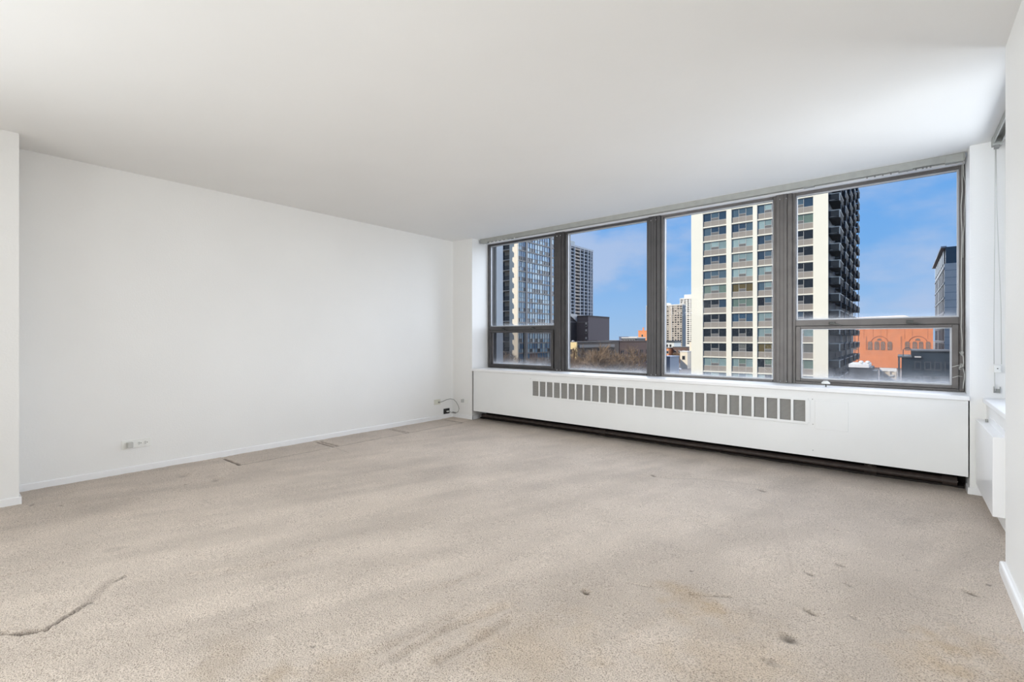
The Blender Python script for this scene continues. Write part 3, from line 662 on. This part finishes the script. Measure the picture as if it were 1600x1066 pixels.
# ---- blue glass tower at left
ta = thing('apartment_tower', 'bluish glass tower with balconies seen through the leftmost light', 'building')
XA, YA = -78.88, 98.3; FA = 2.757
TANC = M('tan_concrete', (0.55, 0.47, 0.37), 0.85, var=0.04, vscale=0.4); GREYC = M('grey_brown_concrete', (0.34, 0.315, 0.29), 0.85, var=0.05)
STRIP = M('pale_warm_concrete', (0.86, 0.76, 0.60), 0.85, var=0.02)
m = MB(); m.box(-125, XA-0.5, YA+1.9, 118.6, GZ, 33); m.build('core_wall', TANC, ta)
slots = [(98.30, 98.75), (101.85, 102.70), (113.40, 114.40), (118.0, 118.6)]
for q, (a, b) in enumerate(slots): box('pillar', GREYC if q else STRIP, XA-0.5, XA+0.12, a, b, GZ, 33, ta)
bays = [(98.75, 101.85, 4), (102.70, 113.40, 9), (114.40, 118.0, 3)]
GA = [glz('tower_glass_sky', (0.25, 0.46, 0.62), 0.25), glz('tower_glass_pale', (0.52, 0.68, 0.74), 0.3), glz('tower_glass_deep', (0.07, 0.20, 0.36), 0.2), glz('tower_glass_dark', (0.03, 0.04, 0.055), 0.2), glz('tower_curtain_red', (0.16, 0.06, 0.045), 0.5)]
for k in range(-2, 14):
    zs = 24.86-FA*k                         # top of the spandrel strip below this storey's glass
    for bi, (a, b, n) in enumerate(bays):
        f = MB(); f.box(XA-0.5, XA+0.04, a, b, zs-0.32, zs)
        for q in range(n+1):
            y = a+(b-a)*q/n; f.box(XA-0.3, XA-0.02, y-0.05, y+0.05, zs, zs+FA-0.32)
        f.box(XA-0.3, XA-0.04, a, b, zs+0.92, zs+1.0)
        wo = f.build('window_band', GREYC, ta)
        g = MB(); pal = random.random()
        for q in range(n):
            y0 = a+(b-a)*q/n+0.05; y1 = a+(b-a)*(q+1)/n-0.05
            g.cur = 4 if (k == 11 and bi == 1 and q in (1, 2, 3)) else random.choices([0, 1, 2], [3, 2.2+k*0.2, max(0.4, 3-k*0.35)] if k < 10 else [1, .6, 3])[0]
            g.box(XA-0.25, XA-0.15, y0, y1, zs+1.0, zs+FA-0.33)
            g.cur = 3 if random.random() < 0.34 else (4 if g.cur == 4 else random.choice([0, 1, 2 if k < 4 else 1]))
            g.box(XA-0.25, XA-0.15, y0, y1, zs, zs+0.92)
        stuff(g.build('glazing', GA, wo))
box('front_pillar', STRIP, -81.6, XA-0.5, YA, YA+1.9, GZ, 33, ta)
box('loggia_glazing', PAN[NAVY], -88, -84.9, YA+1.75, YA+1.9, GZ, 32, ta)
slab = MB(); slab.box(0, 6.4, 0, 1.85, -0.24, 0); slme = slab.mesh('balcony', TANC)
rl = MB(); rl.box(0, 6.35, 0.05, 0.10, 0.98, 1.06); rl.box(0, 6.35, 0.06, 0.09, 0.06, 0.12)
for q in range(30): rl.box(0.05+q*0.21, 0.14+q*0.21, 0.06, 0.09, 0.1, 1.0)
rlm = rl.mesh('railing', M('dark_railing', (0.05, 0.045, 0.045), 0.6))
for k in range(-2, 13):
    o = link('balcony', slme, ta, loc=(-88.0, YA-0.05, 25.15-FA*k)); link('railing', rlm, o)
shade_block = box('unseen_shade_block', TANC, -112, -85.9, 90.5, YA-0.1, GZ, 33, ta)  # unseen mass added to shade the left of the sunlit strip
wsl = MB(); wsl.box(0, 0.6, 0, 3.0, -0.25, 0); wsl.prism([(0, 0), (0.6, 0), (0.6, 0.8), (0.2, 1.3), (0, 1.3)], 'y', 0, 3.0); wme = wsl.mesh('shade_block_tooth', TANC)  # added teeth that give that shadow its sawtooth edge
for k in range(-2, 13): link('shade_block_tooth', wme, ta, loc=(-85.9, 90.5, 25.15-FA*k))
m = MB(); m.box(-112, XA+0.2, YA-0.15, 118.8, 33, 33.9); m.build('parapet', GREYC, ta)
# ---- dark gridded tower far behind
tb = thing('apartment_tower', 'tall dark gridded tower standing behind the brown brick block', 'building')
XB, YB0, YB1, ZB_ = -201.2, 300.0, 352.3, 74.3
STEELB = M('blue_grey_concrete', (0.40, 0.43, 0.46), 0.85, var=0.06); BDK = M('dark_balcony_recess', (0.035, 0.04, 0.05), 0.6)
m = MB(); m.box(XB-25, XB-1.6, YB0, YB1, GZ, ZB_); m.build('core_wall', BDK, tb)
box('cornice', STEELB, XB-25.2, XB+0.3, YB0-0.2, YB1+0.3, ZB_-0.6, ZB_+0.9, tb)
box('penthouse', M('pale_green_grey', (0.42, 0.46, 0.46), 0.8), XB-18, XB-0.6, YB0-5, 324.6, ZB_, 78.2, tb)
for y in (301.5, 310.5, 317.5, 323.5, 332.0, 338.0, 344.0, 348.6, 351.7): box('pillar', STEELB, XB-1.6, XB+0.25, y-0.55, y+0.55, GZ, ZB_-0.6, tb)
TANB = M('tan_balcony', (0.36, 0.31, 0.26), 0.8, var=0.25, vscale=0.6)
m = MB(); 
for k in range(30):
    z = ZB_-1.2-2.78*k
    m.cur = 0; m.box(XB-1.6, XB, YB0, 324.0, z-0.55, z); m.box(XB-1.6, XB, 331.5, YB1, z-0.5, z)
    m.cur = 1; m.box(XB-1.6, XB+0.2, 324.0, 331.5, z-1.3, z); m.box(XB-1.5, XB+0.1, 311.5, 316.9, z-1.2, z)
stuff(m.build('balcony_bands', [STEELB, TANB], tb))

# ---- mid-distance buildings in front
PURP = M('purple_brown_brick', (0.12, 0.10, 0.105), 0.9, var=0.06); PURD = M('dark_brown_brick', (0.06, 0.05, 0.05), 0.9, var=0.08)
LIGHTW = M('pale_stone', (0.55, 0.53, 0.50), 0.8); WDK = M('window_dark', (0.03, 0.03, 0.035), 0.5, spec=0.1)
db = thing('brick_building', 'dark purple-brown brick block in front of the gridded tower', 'building')
box('wall', PURP, -92.4, -87.6, 150, 166, GZ, 8.9, db); box('wall', PURD, -102, -92.45, 128, 166, GZ, 9.0, db)  # left block's darker brick carries the shade on its side face
box('parapet', PURD, -92.5, -87.5, 149.9, 166, 8.9, 9.4, db)
m = MB(); m.prism([(138.9, 9.0), (146.0, 9.0), (150.0, 7.2), (150.0, 10.0), (146.0, 10.0)], 'x', -92.6, -92.2); m.build('sloped_coping', LIGHTW, db, recalc=True)
box('string_course', M('grey_brick_band', (0.2, 0.18, 0.18), 0.8), -92.6, -87.5, 149.85, 150.1, 6.9, 7.2, db)
box('string_course', MATS['grey_brick_band'], -92.44, -92.3, 128, 150, 6.9, 7.2, db)
for z in (2.9, 0.1, 5.4):
    w1 = box('window', LIGHTW, -88.75, -88.05, 149.9, 150.05, z, z+1.5, db); box('pane', WDK, -88.65, -88.15, 149.86, 149.95, z+0.1, z+0.75, w1)
    w2 = box('window', LIGHTW, -92.5, -92.3, 141.4, 142.0, z-0.4, z+0.9, db); box('pane', WDK, -92.4, -92.25, 141.5, 141.9, z-0.3, z+0.3, w2)
yb = thing('brick_building', 'yellow sunlit end wall of a low block behind bare trees', 'building')
YEL = M('yellow_brick', (0.86, 0.66, 0.33), 0.9, var=0.04); GRYB = M('shade_toned_brick', (0.17, 0.14, 0.12), 0.9, var=0.08)  # side brick's dull tone carries the shade on that face
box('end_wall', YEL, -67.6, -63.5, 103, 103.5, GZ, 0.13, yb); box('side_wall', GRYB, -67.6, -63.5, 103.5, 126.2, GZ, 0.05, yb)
box('coping', M('dark_coping', (0.09, 0.08, 0.08), 0.7), -67.7, -63.4, 103.4, 126.3, 0.02, 0.25, yb)
box('cornice', M('grey_cornice', (0.33, 0.31, 0.29), 0.8), -63.5, -63.2, 104, 123, -1.3, -0.55, yb)
MB().lathe((-65.2, 104, 0.1), [(0.35, 0), (0.35, 0.35), (0.2, 0.5), (0.01, 0.5)], 'z', 10).build('vent', LIGHTW, yb)
for z in (-3.0, -5.25, -7.6):
    for x in (-65.97,):
        w1 = box('window', M('brown_sash', (0.2, 0.14, 0.09), 0.7), x, x+1.32, 102.94, 103.1, z, z+1.36, yb)
        box('pane', WDK, x+0.1, x+0.6, 102.9, 103, z+0.1, z+1.26, w1); box('pane', WDK, x+0.72, x+1.22, 102.9, 103, z+0.1, z+1.26, w1)
    for y in (106, 110, 114, 118, 122):
        w1 = box('window', MATS['dark_coping'], -63.56, -63.44, y, y+1.3, z, z+1.4, yb); box('pane', WDK, -63.5, -63.4, y+0.1, y+1.2, z+0.1, z+1.3, w1)
bb = thing('brick_building', 'long dark brown brick flats with paired windows behind bare trees', 'building')
BRB = M('brown_brick', (0.165, 0.105, 0.085), 0.9, var=0.08)
box('wall', BRB, -76, -63.4, 126.4, 148.2, GZ, 0.05, bb); box('parapet', M('dark_brown_parapet', (0.12, 0.08, 0.065), 0.9), -76, -63.3, 126.3, 148.3, 0.05, 0.45, bb)
for z in (-4.15, -6.9, -9.6):
    for y in (127.3, 132.1, 136.4, 140.6, 144.9):
        w1 = box('window', MATS['dark_brown_parapet'], -63.42, -63.33, y, y+1.75, z, z+1.75, bb)
        box('pane', WDK, -63.4, -63.3, y+0.05, y+0.6, z+0.05, z+1.7, w1); box('pane', WDK, -63.4, -63.3, y+1.1, y+1.7, z+0.05, z+1.7, w1)
        box('sill', LIGHTW, -63.4, -63.28, y-0.1, y+1.85, z-0.12, z, w1)
def block(name, label, mat, x0, x1, y0, y1, z1, wins=(), roofm=None, roofh=0.35, base=GZ):
    t = thing(name, label, 'building'); box('wall', mat, x0, x1, y0, y1, base, z1, t)
    box('roof', roofm or MATS['dark_coping'], x0-0.15, x1+0.15, y0-0.15, y1+0.15, z1, z1+roofh, t)
    for (x, z, wx, wz) in wins:
        w_ = box('window', WFRAME, x, x+wx, y0-0.08, y0+0.06, z, z+wz, t); box('pane', WDK, x+0.12*wx, x+0.88*wx, y0-0.14, y0-0.02, z+0.12*wz, z+0.88*wz, w_)
    return t
ORG = M('orange_brick', (0.85, 0.33, 0.14), 0.9, var=0.05); ROOFP = M('pale_roof', (0.75, 0.73, 0.70), 0.8); ROOFB = M('blue_grey_roof', (0.24, 0.29, 0.37), 0.7); ROOFD = M('dark_roof', (0.05, 0.055, 0.065), 0.7)
ob = block('brick_building', 'orange brick block rising behind the brown brick flats', ORG, -150.5, -141, 330, 345, 6.6, [(-148+4*q, 2.2, 1.2, 1.9) for q in range(2)], ORG)
box('chimney', ORG, -147.6, -146.8, 331, 332, 6.6, 9.2, ob)
block('rooftop_hall', 'dark blue glazed rooftop hall with pale roof in the distance', ROOFD, -129.0, -119.5, 260, 272, 1.2, [(-128.4+1.6*q, -0.6, 1.3, 1.2) for q in range(5)], ROOFP, 0.6)
block('house', 'long white-roofed shed far off below the horizon', ROOFP, -176, -160, 350, 362, 2.2, [(-174+3*q, 0.2, 1.5, 1.2) for q in range(4)], ROOFP)
block('house', 'low tan house far off left of the white-roofed shed', TANC, -181, -170, 318, 328, -2.2, [(-180+3*q, -5.0, 1.5, 1.5) for q in range(3)], ROOFP)
block('house', 'dark-roofed shop with white fascia left of the cream tower', ROOFP, -121, -112.5, 300, 312, -1.6, [(-120+2.2*q, -4.6, 1.4, 2.0) for q in range(3)], ROOFD, 1.3)
block('house', 'small orange brick gable house left of the cream tower', ORG, -93, -89.8, 232, 240, -3.9, [(-92.4, -6.5, 1.0, 1.5), (-90.8, -6.5, 1.0, 1.5)], MATS['dark_brown_parapet'])
block('house', 'wide brown brick house in shade beyond the lawn', BRB, -89.2, -82.0, 236, 246, -3.4, [(-88.5+2.1*q, -6.3, 1.0, 1.5) for q in range(3)])
block('house', 'blue-grey roofed annex close to the third window mullion', ROOFB, -61.2, -57.6, 150, 158, -5.0, [(-60.6, -8.0, 1.0, 1.4)], ROOFB)
block('house', 'tall narrow tan house beside the cream tower edge', STRIP, -68.6, -64.4, 200, 212, -0.3, [(-67.6, -3.8, 1.1, 1.7), (-67.6, -7.2, 1.1, 1.7)])
block('house', 'low tan garage in front of the narrow tan house', STRIP, -69.6, -66.6, 192, 197, -4.4, [(-68.8, -7.6, 1.3, 1.8)], ROOFP)

def far_tower(label, x0, x1, y0, y1, z1, mats, ncol, cap):
    t = thing('apartment_tower', label, 'building'); box('wall', mats[0], x0, x1, y0, y1, GZ, z1, t)
    m = MB(); fw = (x1-x0)/ncol
    for k in range(int((z1-GZ)/2.85)-1):
        z = z1-2.6-2.85*k
        for c in range(ncol):
            if (c*7) % 5 == 3: continue
            m.cur = random.choice([0, 0, 0, 1]); x = x0+fw*(c+0.2); m.box(x, x+fw*0.6, y0-0.15, y0+0.1, z, z+1.6)
    stuff(m.build('window_grid', [WDK, MATS['tan_balcony']], t))
    for c in range(0, ncol, 5): box('pilaster', mats[1], x0+fw*c-0.25, x0+fw*c+0.25, y0-0.5, y0, GZ, z1, t)
    box('flank', M('shade_toned_flank', (0.10, 0.13, 0.16), 0.8), x1-0.2, x1+0.3, y0, y1, GZ, z1, t)  # dark sheet that paints the shade of the side face
    box('penthouse', mats[1], x0+(x1-x0)*cap[0], x0+(x1-x0)*cap[1], y0+2, y1-2, z1, z1+cap[2], t)
    box('cornice', mats[1], x0-0.3, x1+0.3, y0-0.6, y1+0.3, z1-0.4, z1+0.9, t)
BEI = M('beige_concrete', (0.56, 0.49, 0.40), 0.85, var=0.05); PALEC = M('pale_concrete', (0.82, 0.78, 0.70), 0.85)
far_tower('distant beige slab tower with shade-toned flank, left of the cream tower', -262, -214.7, 600, 612, 43.6, (BEI, PALEC), 14, (0.3, 0.62, 3.2))
far_tower('distant pale taller tower behind the beige slab tower', -250, -222, 690, 712, 58.5, (PALEC, PALEC), 6, (0.18, 0.9, 6.0))
# ---- brick armoury at right
ar = thing('armoury_hall', 'orange-red brick hall with arched windows and white vaulted roof', 'building')
BRK = M('red_orange_brick', (0.74, 0.27, 0.125), 0.9, var=0.07, vscale=0.5); BRKD = M('recessed_brick', (0.50, 0.20, 0.11), 0.9, var=0.06); AWIN = M('arched_pane', (0.22, 0.17, 0.14), 0.4, var=0.2, vscale=0.8)
YA2 = 250.0
ARC = [(-11.19, -9.79), (-9.0, -7.52), (-6.89, -5.63), (-4.74, -3.33), (0.86, 2.19), (3.18, 4.46), (5.14, 6.30), (7.26, 8.46), (-16.25, -14.93)]
box('front_wall', BRK, -29, 9.35, YA2, 282, GZ, 6.7, ar)
m = MB()
for q in range(72): m.box(-28.8+0.533*q, -28.55+0.533*q, YA2-0.2, YA2, 5.25, 5.74)
stuff(m.build('dentils', BRKD, ar))
box('cornice', BRK, -29.1, 9.55, YA2-0.3, YA2, 5.74, 6.75, ar)
for a, b in ARC:
    c_, r_ = (a+b)/2, (b-a)/2; z0, zs = -3.70, -0.19-r_
    arc = [(c_+(r_+0.18)*math.cos(t), zs+(r_+0.18)*math.sin(t)) for t in np.linspace(0, PI, 11)]
    wo = MB().prism([(a-0.18, z0), (b+0.18, z0)] + arc, 'y', YA2-0.13, YA2+0.05).build('arched_window', BRKD, ar, recalc=True)
    arc = [(c_+r_*math.cos(t), zs+r_*math.sin(t)) for t in np.linspace(0, PI, 11)]
    MB().prism([(a, z0), (b, z0)] + arc, 'y', YA2-0.18, YA2).build('pane', AWIN, wo, recalc=True)
    bar = MB(); bar.box(c_-0.05, c_+0.05, YA2-0.22, YA2-0.13, z0, zs+r_-0.05)
    for zz in (-3.0, -2.2, -1.4): bar.box(a, b, YA2-0.22, YA2-0.13, zz, zz+0.1)
    bar.build('glazing_bars', BRKD, wo)
for x in (-7.41, 4.75):
    t_ = [(x+0.82*math.cos(t), 0.25+0.82*math.sin(t)) for t in np.linspace(0, PI, 11)]
    MB().prism(t_, 'y', YA2-0.16, YA2+0.05).build('fanlight', AWIN, ar, recalc=True)
    pts = [(x+2.83*math.cos(t), YA2-0.06, -0.8+2.83*math.sin(t)) for t in np.linspace(0.25, PI-0.25, 15)]
    MB().tube(pts, 0.17, 6).build('arch_moulding', BRKD, ar)
for x in (-11.78, -0.39): box('slit', BRKD, x-0.21, x+0.21, YA2-0.1, YA2+0.02, -3.70, 1.96, ar)
for x in (-9.5, -7.0, -4.93, 0.72, 3.09, 7.76, -14.5, -12.6): box('pilaster_joint', BRKD, x-0.065, x+0.065, YA2-0.08, YA2+0.02, 0.84, 5.25, ar)
m = MB(); m.prism([(-31.6, 10.05), (-18.4, 10.64), (0.57, 11.18), (4.7, 9.65), (8.15, 6.6), (8.15, 5.97), (-31.6, 5.97)], 'y', 268, 279)
m.build('vaulted_roof', M('white_roof', (0.92, 0.90, 0.84), 0.7), ar, recalc=True)
# ---- dark office block at right edge
of = thing('office_block', 'dark slate office block with glazed top at the right pane edge', 'building')
SLT = M('slate_grey_panel', (0.66, 0.62, 0.56), 0.6, var=0.08, vscale=0.6); SLD = M('dark_slate', (0.06, 0.07, 0.085), 0.6, var=0.1); XO, YO = 6.09, 120.0
box('wall', SLT, XO, 24, YO, 153, GZ, 15.1, of)
box('glazed_top', glz('blue_black_glass', (0.035, 0.06, 0.085)), XO+0.15, 24, YO+0.2, 152.5, 15.1, 18.2, of)
box('upper_box', glz('blue_glass', (0.10, 0.18, 0.24)), 8.3, 24, YO+0.4, 150, 18.2, 19.4, of)
box('roof_edge', M('pale_roof_edge', (0.35, 0.37, 0.38), 0.6), XO-0.5, XO+0.3, YO+0.3, 155, 18.1, 18.4, of)
for q in range(7): 
    y = 122.2+4.7*q
    w_ = box('top_window', SLD, XO+0.05, XO+0.17, y, y+3.6, 15.3, 17.9, of); box('pane', M('office_top_pane', (0.16, 0.22, 0.26), 0.45, spec=0.15), XO, XO+0.1, y+0.3, y+3.2, 15.4, 17.8, w_)
for k in range(10):
    zt = 14.0-2.78*k
    for q, (a, b) in enumerate([(121.9, 123.6), (124.9, 127.9), (129.0, 131.4), (132.5, 135.2), (136.4, 139.6), (142.8, 146.4), (148.0, 152.0)]):
        w_ = box('window', SLD, XO-0.05, XO+0.1, a, b, zt-2.25, zt, of); box('pane', M('office_pane', (0.05, 0.06, 0.08), 0.5, spec=0.1), XO-0.08, XO+0.02, a+0.25, b-0.25, zt-2.1, zt-0.1, w_)
    box('floor_band', M('slate_band', (0.30, 0.31, 0.33), 0.6), XO-0.12, XO+0.02, YO, 153, zt+0.10, zt+0.40, of)
    for dz_ in (0.2, 1.55): box('joint', MATS['slate_band'], XO, 24, YO-0.02, YO+0.05, zt-dz_-0.04, zt-dz_+0.04, of)
# ---- low dark annex and white roofs in front of the hall
an = thing('annex_building', 'low dark blue stepped annex in front of the brick hall', 'building')
ANX = M('dark_navy_cladding', (0.022, 0.034, 0.048), 0.8, var=0.25, vscale=0.8, spec=0.05)
box('wall', ANX, -0.1, 1.19, 100, 112, GZ, -2.0, an); box('wall', ANX, 1.19, 9, 100, 113, GZ, -1.0, an)
box('roof', ROOFD, -0.6, 1.19, 99.6, 112, -2.0, -1.8, an); box('roof', ROOFD, 1.1, 9.1, 99.7, 113.1, -1.0, -0.8, an)
box('post', ROOFD, -0.55, -0.30, 99.6, 99.85, GZ, -2.0, an)
box('coping', LIGHTW, 1.5, 2.3, 99.5, 99.7, -1.95, -1.75, an)
for q in range(5):
    for z in (-3.9, -6.2): 
        w_ = box('window', ROOFD, 1.5+1.2*q, 2.3+1.2*q, 99.93, 100.05, z, z+1.3, an); box('pane', M('annex_pane', (0.018, 0.028, 0.042), 0.7, spec=0.05), 1.6+1.2*q, 2.2+1.2*q, 99.9, 100, z+0.1, z+1.2, w_)
lp = thing('street_lamp', 'thin curved lamp arm rising above the dark annex', 'lamp')
MB().tube([(0.1, 101, -1.79), (0.1, 101, -0.75), (0.35, 101, -0.5), (0.8, 101, -0.42), (1.0, 101, -0.55)], 0.06, 6).build('arm', ROOFD, lp)
MB().lathe((1.0, 101, -0.62), [(0.02, 0.08), (0.16, 0.02), (0.14, 0)], 'z', 8).build('lamp_head', ROOFD, lp)
pv = thing('service_building', 'dark service block with white roof slab left of the annex', 'building')
box('wall', ROOFD, -6.0, -3.35, 85.5, 92.6, GZ, -3.12, pv); box('wall', ROOFD, -3.35, -2.8, 85.6, 90.5, GZ, -3.55, pv)
box('roof_slab', ROOFP, -6.1, -3.72, 85.2, 92.8, -3.12, -2.67, pv)
for x in (-4.68, -3.90):
    MB().lathe((x, 86.4, -2.67), [(0.15, 0), (0.15, 0.12), (0.28, 0.16), (0.30, 0.33), (0.20, 0.48), (0.01, 0.53)], 'z', 12).build('vent_dome', ROOFP, pv, smooth=True)
tw = thing('terrace_wall', 'white topped tan terrace wall below the brick hall', 'wall')
box('parapet', ROOFP, -2.72, -0.66, 92.7, 93.2, -3.92, -3.46, tw); box('wall', TANC, -2.72, -0.66, 92.9, 94.4, GZ, -3.92, tw)
for x in (-2.5, -1.7, -0.95): box('pier', TANC, x, x+0.24, 92.6, 92.9, GZ, -3.92, tw)
for z in (-4.6, -5.15, -5.7): box('step', LIGHTW, -1.45, -0.98, 92.4, 92.8, z, z+0.18, tw)

# ---- ground, lawn
gr = M('city_ground', (0.16, 0.13, 0.11), 0.95, var=0.35, vscale=0.06)
m = MB(); m.quad((-2500, 20, GZ), (1500, 20, GZ), (1500, 3000, GZ), (-2500, 3000, GZ)); struct(m.build('ground', gr), 'brown winter city ground between the buildings')
struct(box('lawn', M('green_grass', (0.10, 0.16, 0.06), 0.95, var=0.2, vscale=0.3), -116, -92, 262, 312, GZ, GZ+0.1), 'small green lawn left of the cream tower')
struct(box('road', M('asphalt', (0.20, 0.20, 0.21), 0.9), -140, 60, 70, 82, GZ, GZ+0.05))
# ---- parked cars beyond the lawn
def car(x, y, col, label):
    t = thing('car', label, 'car', loc=(x, y, GZ+0.1))
    m = MB(); m.prism([(-2.2, 0.25), (2.2, 0.25), (2.2, 0.75), (1.2, 0.85), (0.7, 1.4), (-1.2, 1.4), (-1.8, 0.85), (-2.2, 0.8)], 'y', -0.85, 0.85); m.build('body', M('car_'+col[0], col[1], 0.35), t, recalc=True)
    box('glass', WDK, -1.15, 0.75, -0.87, 0.87, 0.9, 1.3, t)
    for a in (-1.35, 1.35):
        for b in (-0.8, 0.8): MB().lathe((a, b, 0.3), [(0.01, -0.1), (0.3, -0.1), (0.3, 0.1), (0.01, 0.1)], 'y', 10).build('wheel', BLACK, t)
for q, (x, y, c, l) in enumerate([(-66.5, 178, ('white', (0.8, 0.8, 0.8)), 'white car parked left of the cream tower'), (-73.5, 186, ('silver', (0.5, 0.5, 0.52)), 'silver car parked farther left of the white car'),
        (-76.5, 198, ('red', (0.35, 0.05, 0.04)), 'dark red car parked behind the silver car'), (-78.0, 205, ('pale', (0.72, 0.7, 0.65)), 'pale beige car parked behind the dark red car')]): car(x, y, c, l)

# ---- bare winter trees
BARK = M('grey_brown_bark', (0.20, 0.155, 0.115), 0.9, var=0.1); TWIG = M('tan_brown_twigs', (0.27, 0.185, 0.115), 0.9, var=0.1)
def tree_meshes(seed, h, spread, depth):
    from mathutils import Vector
    r = random.Random(seed); tr, tw_ = MB(), MB()
    def grow(p, d, ln, rad, lv):
        pts = [p]; q = Vector(p); dd = Vector(d)
        for s_ in range(3):
            dd = (dd + Vector((r.uniform(-.22, .22), r.uniform(-.22, .22), r.uniform(-.10, .16)))).normalized(); q = q + dd*ln/3; pts.append(tuple(q))
        (tr if lv < 2 else tw_).tube(pts, rad, 6 if lv < 2 else 3, rad*0.62)
        if lv >= depth: return
        for b in range(r.choice([4, 4, 5]) if lv else 6):
            t = r.uniform(0.45, 1.0) if b else 1.0
            a = pts[min(3, int(t*3))]; e = Vector(pts[min(3, int(t*3))]).lerp(Vector(pts[min(3, int(t*3)+1)]), t*3 % 1) if t < 1 else Vector(pts[3])
            nd = (dd*0.75 + Vector((r.uniform(-1, 1)*spread, r.uniform(-1, 1)*spread, r.uniform(-.15, .55)))).normalized()
            grow(tuple(e), tuple(nd), ln*r.uniform(.60, .80), max(rad*0.56, 0.022), lv+1)
    grow((0, 0, 0), (0, 0, 1), h*0.34, h*0.022, 0)
    return tr.mesh('trunk', BARK), tw_.mesh('twigs', TWIG)
PROTO = [tree_meshes(11, 10.5, 0.95, 5), tree_meshes(23, 10.0, 1.1, 5), tree_meshes(37, 10.5, 0.85, 5)]
FARP = [tree_meshes(51, 10.0, 0.95, 3), tree_meshes(67, 9.0, 1.1, 3)]
def tree(x, y, s, pr, rot, label, group=None, z=GZ):
    t = thing('bare_tree', label, 'tree', group, (x, y, z)); t.rotation_euler = (0, 0, rot); t.scale = (s, s, s)
    link('trunk', pr[0], t); stuff(link('twigs', pr[1], t))
for q, (x, y, s, l) in enumerate([(-50.4, 78, 0.90, 'bare tree before the yellow end wall'), (-46.5, 84, 1.26, 'bare tree just right of the yellow end wall'), (-42.0, 77, 1.24, 'tallest bare tree before the grey-brown side wall'),
        (-41.0, 86, 1.16, 'bare tree where grey-brown and brown walls meet'), (-36.0, 80, 0.84, 'low bare tree before the brown brick flats'), (-55.0, 90, 1.15, 'bare tree half hidden by the first mullion'),
        (-73.5, 86, 1.02, 'bare tree at the foot of the blue glass tower, seen through dusty pane'), (-68.0, 92, 1.00, 'bare tree right of the sunlit strip, seen through dusty pane'), (-62.0, 97, 1.02, 'bare tree near the right edge of dusty hopper pane')]):
    tree(x, y, s, PROTO[q % 3], q*1.7, l)
tree(-75.5, 206, 0.80, PROTO[1], 0.4, 'pale bare tree leaning before the narrow tan house')
r = random.Random(4)
for q in range(16):
    tree(-66-1.5*q+r.uniform(-1, 1), 150+2.2*q+r.uniform(-5, 5) if q % 2 else 215+4*q, r.uniform(.55, .8) if q % 2 else r.uniform(.8, 1.05), FARP[q % 2], q, 'small bare street tree in the gap left of the cream tower', 'street trees left of the cream tower')
for q in range(26):
    y = r.uniform(235, 420); tree(-0.43*y-r.uniform(-2, 0.13)*y*0.62-6, y, r.uniform(1.1, 1.45), FARP[q % 2], q, 'far bare tree on the skyline between the gridded tower and cream tower', 'far skyline trees')
tree(-2.9, 97.5, 0.36, PROTO[0], 1.0, 'small bare tree below the brick hall, beside the white roof')
